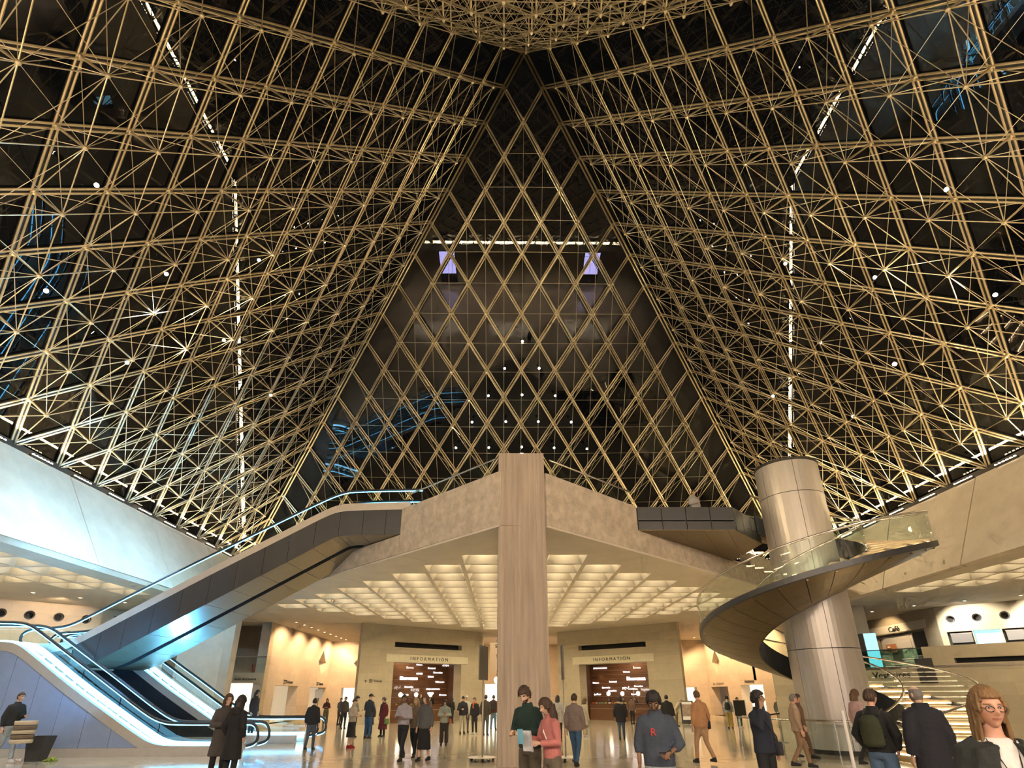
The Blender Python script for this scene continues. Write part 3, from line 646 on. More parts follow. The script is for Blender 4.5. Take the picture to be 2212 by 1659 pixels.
wtext('lettering', 'Vestiaires', *RPp, s0-2.95, 2.36, 1.45, .32, 'black', rp, bold=.004)
hole_box(*RPp, s0-1.93, s0-1.3, 2.0, 3.02, -.06, mat('dark_screen', (.03, .027, .025), .3), rp, 'dark_screen')
mz = empty('mezzanine', (0, 0, 0), 0, 'right-hand mezzanine floor with a green glass guard', 'floor', None, 'structure')
o, t, n, a = frame_of(*RPp)
q = [o, o+t*18.5, o+t*18.5+n*9, o+n*9]
MB().prism([(v.x, v.y) for v in q], 2.60, 2.72).build('floor_slab', 'concrete', mz)
for k in range(4): hole_box(*RPp, s0-1.6-(k+1)*1.25+.01, s0-1.6-k*1.25-.01, 2.72, 3.44, .06, 'greenglass', mz, 'glass_panel')
hole_box(*RPp, s0-6.6, s0-1.6, 3.44, 3.48, .05, 'clad', mz, 'handrail')
# far outer walls that close the hall
for nm, x0, x1, y0, y1 in (('wall_west', -34, -33.7, -34, 40), ('wall_east', 33.7, 34, -34, 40), ('wall_near', -34, 34, -34, -33.7), ('wall_end', -34, 34, 39.7, 40)):
    tag(MB().box(x0, x1, y0, y1, 0, ZC).build(nm, 'concrete'), f'outer concrete wall of the hall, {nm[5:]} side', 'wall', None, 'structure')
# recessed downlights, with the light they throw
dl = MB().rev([(.11, 0), (.11, -.012), (.075, -.012), (.07, .0)], 12).mesh('rim', 'white'); dg = MB().rev([(.001, -.006), (.07, -.006)], 12).mesh('bulb', 'down')
def downlights(pts, label, group):
    for x, y in pts:
        e = empty('downlight', (x, y, ZC), 0, label, 'lamp', group); obj('rim', dl, e); obj('bulb', dg, e)
downlights([(-14.3, 18.8+1.45*k) for k in range(9)], 'small recessed downlight in the ceiling along the ticket wall', 'downlights along the ticket wall')
downlights([(15.0, 19.5+1.7*k) for k in range(7)], 'small recessed downlight in the ceiling along the assistance wall', 'downlights along the assistance wall')
downlights([(-23.4, 6.6), (-22.3, 8.0), (-21.2, 9.4), (-20.0, 10.8)], 'small recessed downlight above the left landing', 'downlights above the left landing')
downlights([(21.4, 12.6), (22.9, 11.0), (24.4, 9.4), (20.5, 14.8), (20.6, 16.4), (20.7, 18.0), (20.8, 19.6)], 'small recessed downlight above the right mezzanine', 'downlights above the right mezzanine')
for k in range(4):
    y = 20.4+3.4*k
    light('SPOT', 'wall_washer', (-14.0, y, 5.95), LP['orange'], ORANGE, (-15.9, y+.3, 2.8), .06, spot=125, blend=.5)
    light('SPOT', 'wall_washer', (14.6, y-.6, 5.95), LP['orange']*1.25, (1, .66, .36), (16.5, y-.3, 2.8), .06, spot=125, blend=.5)
for x in (-14.6, -11, 8.5, 12.5): light('SPOT', 'wall_washer', (x, 30.0, 5.95), LP['orange']*.7, ORANGE, (x, 32.0, 3.0), .06, spot=125, blend=.5)
light('SPOT', 'wall_washer', (-24.5, 6.2, 5.9), 300, (1, .68, .38), (-26.5, 8.0, 4.4), .1, spot=100); light('SPOT', 'wall_washer', (-21.8, 9.2, 5.9), 300, (1, .68, .38), (-23.8, 11.0, 4.4), .1, spot=100)
light('SPOT', 'wall_washer', (22.2, 11.2, 5.9), 900, (1, .92, .80), (24.2, 12.3, 4.2), .1, spot=95); light('SPOT', 'wall_washer', (24.4, 9.0, 5.9), 900, (1, .92, .80), (26.3, 10.2, 4.2), .1, spot=95)
light('SPOT', 'wall_washer', (21.3, 16.5, 5.9), 240, (1, .72, .42), (22.9, 17, 4.4), .1, spot=100)
# display screens behind the viewer, seen mirrored in the glass
for x, lb in ((-7.7, 'tall lilac display screen at the near end of the hall, on the left'), (9.4, 'tall lilac display screen at the near end of the hall, on the right')):
    e = empty('display_screen', (x, -24.2, 0), 0, lb, 'screen')
    MB().box(-1, 1, -.12, 0, 0, 4.3).build('case', 'clad', e)
    MB().box(-.9, .9, 0, .02, 1.3, 4.2).build('screen', mat('lilac_screen', (.5, .5, .6), .4, emit=(.52, .48, 1.0), estr=12.0) if 'lilac_screen' not in bpy.data.materials else bpy.data.materials['lilac_screen'], e)
# ------------------------------------------------------------------ escalators
def smooth(p, n=3):
    for _ in range(n):
        q = [p[0]]
        for a, b in zip(p, p[1:]):
            q.append((a[0]*.75+b[0]*.25, a[1]*.75+b[1]*.25)); q.append((a[0]*.25+b[0]*.75, a[1]*.25+b[1]*.75))
        p = q+[p[-1]]
    return p
def interp(p, s):
    p = sorted(p)
    if s <= p[0][0]: return p[0][1]
    for a, b in zip(p, p[1:]):
        if a[0] <= s <= b[0]: return a[1]+(b[1]-a[1])*(s-a[0])/max(1e-6, b[0]-a[0])
    return p[-1][1]
def escalator(label, O, ang, width, trim, rail, seams, bottom, soffit, side_m, hot, gl_rng, away=1, far_clad=True):
    """s runs from O along ang; n points to the far side"""
    t = Vector((cos(ang), sin(ang), 0)); n = Vector((-t.y, t.x, 0))
    if n.y < 0: n = -n
    O = Vector((*O, 0)); Pt = lambda s, z, o: t*s+n*o+Vector((0, 0, z))
    root = empty('escalator', O, 0, label, 'escalator')
    T = smooth(trim); Rl = smooth(rail); th = .27
    zt = lambda s: interp(T, s)
    for side, o0 in enumerate((0, width-.18)):
        mb = MB(); mb.loft([[Pt(s, z, o0), Pt(s, z, o0+.18), Pt(s, z-th, o0+.18), Pt(s, z-th, o0)] for s, z in T]); mb.build('balustrade_trim', 'inox', root)
        og = o0+.09
        MB().tube([Pt(s, z, og) for s, z in Rl], .042, 8).build('handrail', 'rubber', root, True)
        MB().tube([Pt(s, z-.055, og) for s, z in Rl], .014, 5).build('handrail_light', 'led', root)
        n_ = max(2, int((gl_rng[1]-gl_rng[0])/1.25))
        mono = [p for p in Rl]
        top = {}
        def zr(s):
            c = [z for (a, za), (b, zb_) in zip(Rl, Rl[1:]) if min(a, b) <= s <= max(a, b) for z in [za+(zb_-za)*((s-a)/(b-a) if abs(b-a) > 1e-6 else 0)]]
            return max(c) if c else zt(s)+.6
        for k in range(n_):
            a, b = gl_rng[0]+(gl_rng[1]-gl_rng[0])*k/n_+.012, gl_rng[0]+(gl_rng[1]-gl_rng[0])*(k+1)/n_-.012
            ss = [a+(b-a)*i/5 for i in range(6)]
            MB().loft([[Pt(s, zt(s), og-.006), Pt(s, zr(s)-.04, og-.006), Pt(s, zr(s)-.04, og+.006), Pt(s, zt(s), og+.006)] for s in ss]).build('glass_panel', 'glass', root)
        MB().tube([Pt(s, z+.015, o0+(.15 if side == 0 else .03)) for s, z in T], .016, 5).build('foot_light', 'led', root)
    if hot:      # lit troughs along the foot of both balustrades
        for o1, o2 in ((.19, .21), (width-.21, width-.19)):
            MB().loft([[Pt(s, z-.13, o1), Pt(s, z+.06, o1), Pt(s, z+.06, o2), Pt(s, z-.13, o2)] for s, z in T]).build('light_trough', 'ledhot', root)
    s0, s1 = min(T)[0]+.3, max(T)[0]-.3
    k = 0; s = s0
    while s < s1:
        z = zt(s+.2)-.22
        MB().box(s, s+.395, .22, width-.22, -.16, 0, T=Matrix(((t.x, n.x, 0, 0), (t.y, n.y, 0, 0), (0, 0, 1, z), (0, 0, 0, 1)))).build('step', 'inox', root)
        s += .40
    for o0 in ((0, .03), (width-.03, width)) if far_clad else ((0, .03),):
        for a, b in zip(seams, seams[1:]):
            ss = [a+.006+(b-a-.012)*i/4 for i in range(5)]
            if all(zt(s)-th-bottom(s) > .03 for s in ss[1:4]):
                MB().loft([[Pt(s, max(zt(s)-th, bottom(s)+.01), o0[0]+.012), Pt(s, max(zt(s)-th, bottom(s)+.01), o0[1]), Pt(s, bottom(s), o0[1]), Pt(s, bottom(s), o0[0]+.012)] for s in ss]).build('side_panel', side_m, root)
    if soffit:
        for a, b in zip(seams, seams[1:]):
            ss = [a+.006+(b-a-.012)*i/4 for i in range(5)]
            MB().loft([[Pt(s, bottom(s), .014), Pt(s, bottom(s), width-.014), Pt(s, bottom(s)+.04, width-.014), Pt(s, bottom(s)+.04, .014)] for s in ss]).build('soffit_panel', 'soffitgold', root)
    else:
        MB().loft([[Pt(s, 0, -.015), Pt(s, 0, .06), Pt(s, .235, .06), Pt(s, .235, -.015)] for s in (0.3, max(T)[0])]).build('plinth', 'inox', root)
        MB().loft([[Pt(s, .0, 0), Pt(s, 0, width), Pt(s, max(.01, zt(s)-th-.02), width), Pt(s, max(.01, zt(s)-th-.02), 0)] for s in (0, .1)]).build('end_plate', 'inox', root)
    return root
LT = [(-.2, .27), (1.2, .27), (2.0, .30), (2.57, .57), (3.82, 1.29), (5.01, 1.99), (6.24, 2.78), (6.85, 3.16), (7.3, 3.25), (9.6, 3.25)]
LR = [(-.66, .26), (-.95, .34), (-.97, .62), (-.8, .88), (-.45, .88), (1.4, .88), (1.95, .92), (2.5, 1.17), (4.02, 2.12), (5.34, 2.92), (6.2, 3.45), (6.75, 3.78), (7.3, 3.85), (9.6, 3.85)]
lseams = [2.3, 3.33, 4.18, 5.03, 5.88, 6.74, 7.6, 8.5, 9.5]
escalator('near lower escalator with slate side panels and bright cyan light troughs', (-9.2, .8), pi, 1.0, LT, LR, lseams, lambda s: .24, False, 'cladlilac', True, (-.3, 9.4))
escalator('far lower escalator behind the first, with a dark side and cyan light troughs', (-8.85, 5.2), pi, 1.15, LT, LR, lseams, lambda s: .24, False, mat('unlit_side_panel', (.012, .014, .02), .5, .2), True, (-.3, 9.4))  # this side is unlit: the shade is put into the panel colour
UT = [(-.3, 7.95), (1.5, 7.95), (2.2, 7.93), (2.7, 7.74), (3.79, 7.15), (6.12, 5.92), (8.61, 4.55), (9.89, 3.84), (10.7, 3.40), (11.2, 3.26), (12.2, 3.25)]
UR = [(-.7, 8.45), (1.6, 8.46), (2.2, 8.42), (3.26, 7.93), (6.21, 6.40), (8.78, 5.05), (10.3, 4.22), (11.0, 3.86), (11.6, 3.78), (12.3, 3.78), (12.6, 3.62), (12.62, 3.38), (12.4, 3.2)]
def ub(s): return interp([(-1, 6.78), (2.0, 6.78), (2.25, 6.74), (9.63, 2.73), (10.1, 2.55), (13, 2.55)], s)
useams = [-.05, .53, 1.33, 2.16, 2.99, 3.85, 4.67, 5.55, 6.4, 7.28, 8.15, 9.02, 9.78, 10.6]
escalator('upper escalator rising from the landing to the deck, charcoal sides and gold underside', (-4.56, 1.13), rad(176), 1.35, UT, UR, useams, ub, True, 'clad', False, (-.2, 11.9))
UT2 = [(1.4, 7.95)]+UT[2:]; UR2 = [(1.2, 8.46)]+UR[2:]
escalator('second upper escalator hidden behind the first, seen under its edge', tuple(Vector((-4.56, 1.13))+Vector((.0698, .9976))*1.62), rad(176), 1.35, UT2, UR2, [1.8, 2.16]+useams[4:], ub, True, 'clad', False, (1.4, 11.9))
# cyan wash from the luminous escalators on to the band above them
for p_, tg, e, cl in (((-9.0, .6, 7.3), (-17.2, -3, 7.6), 520, (.34, .68, 1)), ((-11.8, .9, 5.9), (-17.0, 3, 7.4), 420, (.34, .68, 1)), ((-10.6, 4.8, 6.6), (-17.2, 9, 7.8), 520, (.34, .68, 1)),
                      ((-11.6, .2, 2.2), (-15.4, 2.2, 3.6), 220, (.10, .50, 1)), ((-12.4, 4.9, 2.0), (-12.6, 3.0, 4.2), 320, (.08, .46, 1))):
    light('SPOT', 'escalator_glow', p_, e*5, cl, tg, .07, spot=120, blend=.9)

# ------------------------------------------------------------------ spiral stair round its steel shaft
CX, CY, RO, RI = 8.98, .57, 3.58, 1.79
A0, A1 = rad(-86), rad(468)
zs = lambda a: 1.38+.785*a
pol = lambda r, a, z: Vector((r*cos(a), r*sin(a), z))
sp = empty('spiral_stair', (CX, CY, 0), 0, 'wide spiral stair with bronze underside and glass sides around the steel shaft', 'stair')
def arc(r, dz, a0=A0, a1=A1, step=rad(4)):
    n = max(2, int((a1-a0)/step)); return [pol(r, a0+(a1-a0)*k/n, max(.02, zs(a0+(a1-a0)*k/n)+dz)) for k in range(n+1)]
def ribbon(prof, a0, a1, n):
    """profile of (r, dz) swept along the helix"""
    return [[pol(r, a0+(a1-a0)*k/n, max(.0, zs(a0+(a1-a0)*k/n)+dz)) for r, dz in prof] for k in range(n+1)]
MB().loft(ribbon([(RO, 0), (RO, -.16), (RO-.07, -.18), (RO-.09, 0)], A0, A1, 140)).build('outer_stringer', 'clad', sp, False)
NP = 46
for k in range(NP):
    a0, a1 = A0+(A1-A0)*k/NP+.003, A0+(A1-A0)*(k+1)/NP-.003
    MB().loft(ribbon([(RO-.05, -.17), (RO-.35, -.30), (RO-.9, -.48), (RO-1.4, -.60), (RI, -.66), (RI, -.62), (RO-1.4, -.56), (RO-.9, -.44), (RO-.35, -.26), (RO-.05, -.14)], a0, a1, 3)).build('soffit_panel', 'bronze', sp)
    MB().loft(ribbon([(RI, .05), (RI, -.66), (RI+.04, -.66), (RI+.04, .05)], a0, a1, 3)).build('inner_panel', mat('blue_black_panel', (.035, .042, .055), .4, .5) if k == 0 else bpy.data.materials['blue_black_panel'], sp)
    am = (a0+a1)/2; z = zs(am)-.0
    st = MB().loft([[pol(RI+.06, a, z-.10), pol(RO-.10, a, z-.10), pol(RO-.10, a, z-.02), pol(RI+.06, a, z-.02)] for a in (a0-.02, am, a1+.02)]).build('tread', mat('oak_tread', (.50, .36, .22), .5, 0, .15, 6) if k == 0 else bpy.data.materials['oak_tread'], sp)
    MB().loft([[pol(RI+.06, a, z-.30), pol(RO-.10, a, z-.30), pol(RO-.10, a, z-.10), pol(RI+.06, a, z-.10)] for a in (a0+.0, a0+.015)]).build('riser', 'bronze', sp)
    MB().loft([[pol(RI+.12, a, z-.125), pol(RO-.16, a, z-.125), pol(RO-.16, a, z-.103), pol(RI+.12, a, z-.103)] for a in (a0-.03, a0-.012)]).build('tread_light', 'warmled', st)
NG = 23
for k in range(NG):
    a0, a1 = A0+(A1-A0)*k/NG+.004, A0+(A1-A0)*(k+1)/NG-.004
    MB().loft(ribbon([(RO-.04, -.02), (RO-.04, .86), (RO-.055, .86), (RO-.055, -.02)], a0, a1, 6)).build('glass_panel', 'glass', sp)
    MB().loft(ribbon([(RI+.02, .04), (RI+.02, .84), (RI+.032, .84), (RI+.032, .04)], a0, a1, 6)).build('inner_glass_panel', 'glass', sp)
MB().tube(arc(RO-.045, .88, A0-.05), .032, 8).build('outer_handrail', 'tube', sp, True)
MB().tube(arc(RI+.03, .86, A0-.03), .03, 8).build('inner_handrail', 'tube', sp, True)
sh = empty('steel_shaft', (CX, CY, 0), 0, 'tall cylindrical steel lift shaft in the eye of the spiral stair', 'shaft', None, 'structure')
RS = 1.01
for z0, z1 in ((0.12, 2.85), (2.87, 7.82), (7.84, 8.95)):
    for k in range(6):
        a0, a1 = 2*pi*k/6+.25+.006, 2*pi*(k+1)/6+.25-.006
        mb = MB(); mb.loft([[pol(RS, a0+(a1-a0)*i/8, z0), pol(RS, a0+(a1-a0)*i/8, z1), pol(RS-.03, a0+(a1-a0)*i/8, z1), pol(RS-.03, a0+(a1-a0)*i/8, z0)] for i in range(9)])
        mb.build('shaft_panel', 'shaft' if 'shaft' in M else 'inox', sh)
MB().rev([(.2, 0), (.97, 0), (.97, 8.9), (.2, 8.9)], 32).build('shaft_core', 'gutter', sh)
MB().rev([(.9, 8.94), (1.03, 8.94), (1.03, 9.03), (.9, 9.03)], 40).build('cap_ring', 'gutter', sh, False)
gd = empty('glass_guard', (0, 0, 0), 0, 'curved glass guard with a steel handrail at the foot of the shaft', 'guard')
gp = [Vector((6.75, 2.4, 0)), Vector((6.95, 1.2, 0)), Vector((7.4, .1, 0)), Vector((8.1, -.75, 0)), Vector((9.0, -1.15, 0))]
for a, b in zip(gp, gp[1:]):
    e = (b-a).normalized()*.012; nn = Vector((-e.y, e.x, 0))
    MB().prism([tuple((a+e)[:2]), tuple((b-e)[:2]), tuple((b-e+nn)[:2]), tuple((a+e+nn)[:2])], .03, .86).build('glass_panel', 'glass', gd)
    MB().rev([(.03, 0), (.03, .03), (.018, .035), (.018, .86)], 8, tuple(a)).build('post', 'tube', gd)
MB().tube([p+Vector((0, 0, .9)) for p in gp], .028, 8).build('handrail', 'tube', gd, True)
# ------------------------------------------------------------------ furniture of the hall
def sign_stand(x, y, turn, label):
    e = empty('sign_stand', (x, y, 0), 0, label, 'sign')
    MB().rev([(.02, .085), (.36, .085), (.375, .095), (.36, .105), (.02, .105)], 28).build('base_plate', 'inox', e)
    for k in range(5):
        a = 2*pi*k/5+.3; p = Vector((.30*cos(a), .30*sin(a), 0))
        c = MB().tube([p+Vector((-.014*sin(a+1), .014*cos(a+1), .042)), p-Vector((-.014*sin(a+1), .014*cos(a+1), -.042))], .042, 10).build('caster', 'rubber', e)
        MB().box(-.02, .02, -.02, .02, .06, .088, T=Matrix.Translation(p)).build('fork', 'inox', c)
    MB().rev([(.02, .1), (.02, 2.02)], 10).build('pole', 'inox', e, True)
    MB().box(-.42, .42, -.015, .015, 2.0, 2.90, T=Matrix.Rotation(turn, 4, 'Z')).build('board', mat('olive_grey_board', (.13, .115, .095), .6) if 'olive_grey_board' not in bpy.data.materials else bpy.data.materials['olive_grey_board'], e)
sign_stand(-1.53, -.97, rad(76), 'wheeled sign stand just left of the pillar, its grey board turned nearly edge on')
sign_stand(.66, -1.1, rad(88), 'wheeled sign stand just right of the pillar, its board seen edge on')
e = empty('waste_bin', (-13.75, -.14, 0), .1, 'dark tapered waste bin standing in front of the escalator panels', 'bin')
MB().loft([[(x*k, y*k, z) for x, y in ((-.2, -.2), (.2, -.2), (.2, .2), (-.2, .2))] for k, z in ((.85, 0), (.86, .02), (1.2, .62), (1.12, .62), (1.1, .55))]).build('body', mat('bin_grey', (.035, .034, .03), .5), e)
MB().box(-.2, .2, -.2, .2, .50, .52).build('liner', 'dark', e)
g = MB()
for k in range(9):
    a = k*.7; g.tube([(.0, 0, .02), (.10*cos(a), .07*sin(a), .05+.02*sin(k)), (.2*cos(a), .10*sin(a), .015)], [.03, .035, .012], 5)
tag(g.build('scarf', mat('green_cloth', (.22, .30, .03), .8), loc=(-13.3, -.2, 0)), 'small crumpled green cloth lying on the floor beside the bin', 'cloth')
g = MB()
for k in range(5): g.tube([(k*.05-.12, .04*sin(k*2), .02), (k*.05-.05, .05*cos(k*3), .05), (k*.05, .03*sin(k), .02)], [.03, .04, .02], 5)
tag(g.build('paper_bag', mat('pink_paper', (.70, .58, .55), .7), loc=(-14.25, -.25, 0)), 'crumpled pale paper bag on the floor left of the bin', 'bag')
# barrier posts with belts
def barrier(x, y, lab, to=None):
    e = empty('barrier_post', (x, y, 0), 0, lab, 'barrier', 'belt barrier posts')
    MB().rev([(.02, 0), (.17, 0), (.17, .012), (.05, .03), (.03, .035)], 20).build('foot', 'inox', e)
    MB().rev([(.03, .03), (.03, .95), (.035, .96), (.035, 1.0), (.01, 1.01)], 12).build('post', 'inox', e, True)
    if to:
        d = Vector((to[0]-x, to[1]-y, 0)); nn = Vector((-d.y, d.x, 0)).normalized()*.004
        MB().loft([[v+Vector((0, 0, z)) for v, z in ((nn, .93), (nn, .98), (-nn, .98), (-nn, .93))], [d+v+Vector((0, 0, z)) for v, z in ((nn, .93), (nn, .98), (-nn, .98), (-nn, .93))]]).build('belt', 'black', e)
barrier(6.0, -1.0, 'steel belt barrier post left of the glass guard', (7.4, 1.9)); barrier(7.4, 2.0, 'second steel belt barrier post, behind the glass guard', (8.9, 4.0)); barrier(8.9, 4.1, 'third steel belt barrier post, behind the steel shaft')
tag(MB().rev([(.02, 0), (.13, 0), (.13, .012), (.035, .03), (.03, 1.25), (.022, 1.27)], 12).build('white_post', 'white', loc=(6.15, -4.6, 0)), 'slim white post between the two men at the foot of the stair', 'post')
# A-frame and notice boards
e = empty('easel_board', (9.7, 17.0, 0), rad(-18), 'black A-frame board with a poster beside the right pylon', 'sign')
for sg_ in (-1, 1):
    T = Matrix.Rotation(rad(13)*sg_, 4, 'X')
    MB().box(-.36, .36, -.02, .02, -1.25, 0, T=Matrix.Translation((0, 0, 1.26)) @ T).build('leaf', 'black', e)
T = Matrix.Translation((0, 0, 1.26)) @ Matrix.Rotation(rad(-13), 4, 'X')
MB().box(-.28, .28, -.028, -.021, -1.05, -.06, T=T).build('poster', mat('brown_poster', (.34, .24, .17), .5, 0, .5, 5), e)
MB().box(-.28, .28, -.034, -.029, -.20, -.06, T=T).build('poster_heading', 'white', e); MB().box(-.28, .28, -.034, -.029, -1.05, -.86, T=T).build('poster_footer', 'white', e)
e = empty('menu_board', (10.75, 12.0, 0), rad(12), 'dark notice board on a stand in front of the restaurant doorway', 'sign')
MB().box(-.3, .3, -.02, .02, .62, 1.32).build('board', 'black', e); MB().tube([(-.33, 0, .0), (-.33, 0, 1.34), (.33, 0, 1.34), (.33, 0, 0)], .02, 6).build('frame', 'inox', e)
e = empty('paper_sign', (-12.9, 20.6, 0), .2, 'white paper notice on a slim pole by the ticket doorways', 'sign')
MB().rev([(.01, 0), (.16, 0), (.16, .015), (.014, .03), (.014, 1.55)], 10).build('pole', 'black', e); MB().box(-.24, .24, -.01, .01, 1.5, 2.05).build('sheet', 'white', e)
# desks with lamps and leaflets in the two pylons
M['paperc'] = [mat('leaflet_%s' % n, c, .6) for n, c in (('red', (.55, .10, .06)), ('orange', (.65, .30, .06)), ('blue', (.10, .28, .55)), ('green', (.20, .40, .14)), ('yellow', (.65, .52, .12)), ('cream', (.75, .70, .58)))]
def desk(p0, p1, s0, s1, side, lamps, disc, leaf):
    o, t, n, a = frame_of(p0, p1); T = Matrix.Translation(o) @ Matrix.Rotation(a, 4, 'Z')
    e = empty('information_desk', o+t*((s0+s1)/2)+n*1.0, a, f'long dark wooden desk inside the {side} information opening', 'desk')
    hl = (s1-s0)/2-.05
    MB().box(-hl, hl, .0, .06, 0, .98).build('front_panel', 'desk', e); MB().box(-hl, hl, -.06, .75, .98, 1.04).build('worktop', 'wood', e)
    MB().box(-hl, hl, -.02, -.003, .70, .72).build('steel_line', 'inox', e)
    for x in (-hl, hl-.05): MB().box(x, x+.05, .06, .7, 0, .98).build('end_panel', 'desk', e)
    M4 = e.matrix_basis if False else Matrix.Translation(o+t*((s0+s1)/2)+n*1.0) @ Matrix.Rotation(a, 4, 'Z')
    for i, s in enumerate(lamps):
        q = M4 @ Vector((s-(s0+s1)/2, .35, 1.04)); l = empty('globe_lamp', q, 0, f'glowing globe lamp on the {side} desk, {("first", "second", "third")[i]} from the left', 'lamp', f'globe lamps on the {side} desk')
        MB().rev([(.07, 0), (.07, .015), (.012, .02), (.012, .52)], 10).build('stem', 'tube', l); MB().rev([(.02, .5), (.10, .54), (.135, .64), (.11, .74), (.02, .79)], 14).build('globe', 'globe', l, True)
    q = M4 @ Vector((disc-(s0+s1)/2, .45, 1.04)); l = empty('disc_lamp', q, 0, f'slim floor lamp with a bright flat disc shade on the {side} desk', 'lamp')
    MB().rev([(.09, 0), (.09, .015), (.014, .02), (.014, .92)], 10).build('stem', 'tube', l); MB().rev([(.05, .98), (.32, .93), (.32, .915), (.03, .915)], 20).build('shade', 'globe', l)
    for i in range(leaf):
        x = -hl+.25+i*(hl*1.1/leaf)
        q = M4 @ Vector((x, .02+.05*(i % 3), 1.04)); b = MB()
        for k in range(3): b.box(-.07+.01*k, .05+.01*k, -.06, .10, .004+.028*k, .030+.028*k)
        o_ = b.build('leaflet_stack', M['paperc'][i % 6], loc=q); o_.rotation_euler = (0, 0, a+.2*(i % 3-1))
        tag(o_, f'small stack of {("red", "orange", "blue", "green", "yellow", "cream")[i % 6]} leaflets on the {side} information desk', 'leaflets', f'leaflet stacks on the {side} desk')
desk(*ILp, 2.45, 7.65, 'left', (3.75, 4.95, 6.1), 2.75, 5)
desk(*IRp, 1.9, 7.0, 'right', (3.3, 4.4, 5.6), 5.2, 11)
# notices on the first ticket door, red extinguisher and signs on the balcony
o, t, n, a = frame_of(*WLp)
for i, (s, z, w_, h_, c) in enumerate(((2.5, 1.45, .45, .32, 'white'), (1.8, 1.42, .18, .3, 'clad'), (2.3, 1.05, .35, .24, 'clad'), (2.6, 1.75, .10, .2, None))):
    q = o+t*(s+1.2)+n*.985+Vector((0, 0, z)); b = MB().box(-w_, w_, -.01, .01, -h_/2, h_/2).build('door_notice', c or M['paperc'][0], loc=q); b.rotation_euler = (0, 0, a)
    tag(b, ('white notice in the first ticket doorway', 'narrow dark notice left of the white one in the first ticket doorway', 'dark printed notice under the white one in the first ticket doorway', 'small red notice in the first ticket doorway')[i], 'notice')
o, t, n, a = frame_of(*AWp)
e = empty('fire_extinguisher', o+t*3.7+n*.4+Vector((0, 0, 3.0)), 0, 'red fire extinguisher on the balcony above the bright lobby', 'extinguisher')
MB().rev([(.02, .02), (.08, .03), (.085, .42), (.04, .5), (.02, .52)], 12).build('cylinder', M['paperc'][0], e, True); MB().tube([(0, 0, .5), (-.09, -.02, .56), (-.1, -.02, .3)], .015, 5).build('hose', 'rubber', e)
b = MB().box(-.09, .09, -.01, .01, -.12, .12).build('safety_sign', M['paperc'][0], loc=o+t*3.7+n*1.97+Vector((0, 0, 4.15))); tag(b, 'small red safety sign on the wall above the extinguisher', 'sign')
# cafe corner: poster, machines, screen
o, t, n, a = frame_of(*RB)
e = empty('cafe_poster', o+t*5.25-n*.04+Vector((0, 0, 3.92)), a, 'orange brown poster of a cup and a croissant on the cafe partition', 'poster')
MB().box(-.9, .55, -.03, 0, 0, 1.0).build('panel', mat('terracotta_poster', (.52, .22, .10), .5), e)
MB().rev([(.0, .0), (.14, .02), (.18, .30), (.02, .31)], 12, (-.4, -.08, .25)).build('cup_print', mat('print_dark', (.14, .07, .04), .6), e); MB().rev([(.0, .0), (.17, .02), (.12, .2), (.02, .25)], 12, (-.4, -.08, .56)).build('foam_print', 'counter', e)
MB().tube([(-.02, -.05, .22), (.1, -.05, .34), (.25, -.05, .34), (.38, -.05, .2)], [.03, .1, .1, .03], 8).build('croissant_print', M['paperc'][1], e)
e.scale = (.62, .6, .5)
e = empty('cafe_screen', (16.75, 9.9, 2.72), -.75, 'narrow bright blue display beside the shaft on the cafe level', 'screen')
MB().box(-.85, -.28, 0, .05, .05, 1.6).build('grey_side', 'clad', e); MB().box(-.25, .25, 0, .05, .05, 1.6).build('screen', 'glow', e)
for i, (s, h_) in enumerate(((4.3, .5), (3.85, .35), (2.9, .42))):
    e = empty('coffee_machine', o+t*s-n*.5+Vector((0, 0, 3.92)), a, ('tall black coffee grinder on the cafe counter', 'low black coffee machine on the cafe counter', 'slim dark bottle stand on the cafe counter')[i], 'machine')
    MB().box(-.1, .1, -.1, .1, 0, h_*.55).build('body', 'black', e); MB().tube([(-.05, 0, h_*.5), (-.05, -.04, h_*.8), (.03, -.06, h_)], [.07, .06, .03], 7).build('hopper', 'black', e)
e = empty('cafe_counter', o+t*3.4-n*.5+Vector((0, 0, 2.72)), a, 'low steel counter behind the green glass guard', 'counter')
MB().box(-1.6, 1.9, -.3, .3, 0, 1.16).build('body', 'counter', e); MB().box(-1.65, 1.95, -.34, .34, 1.16, 1.20).build('worktop', 'inox', e)
# ------------------------------------------------------------------ people
TMP = bpy.data.scenes.new('workbench')
SKIN = {k: mat('skin_'+k, c, .5, 0, .06, 9) for k, c in (('fair', (.60, .38, .27)), ('rosy', (.58, .31, .21)), ('tan', (.42, .25, .16)), ('brown', (.22, .115, .065)))}
EYEW = mat('eye_white', (.75, .72, .68), .3); IRIS = mat('iris', (.03, .02, .015), .2); LIP = mat('lips', (.42, .16, .13), .45)
HAIRM = {k: mat('hair_'+k, c, .55, 0, .3, 30, .5, 60, stretch=(1, 1, .12)) for k, c in (('black', (.012, .009, .008)), ('brown', (.055, .028, .014)), ('chestnut', (.12, .06, .028)), ('blond', (.36, .23, .10)), ('grey', (.20, .18, .16)), ('honey', (.22, .125, .05)))}
CL = {}
def cloth(c):
    k = tuple(round(x, 3) for x in c)
    if k not in CL: CL[k] = mat('cloth_%d' % len(CL), k, .85, 0, .18, 5, .45, 16)
    return CL[k]
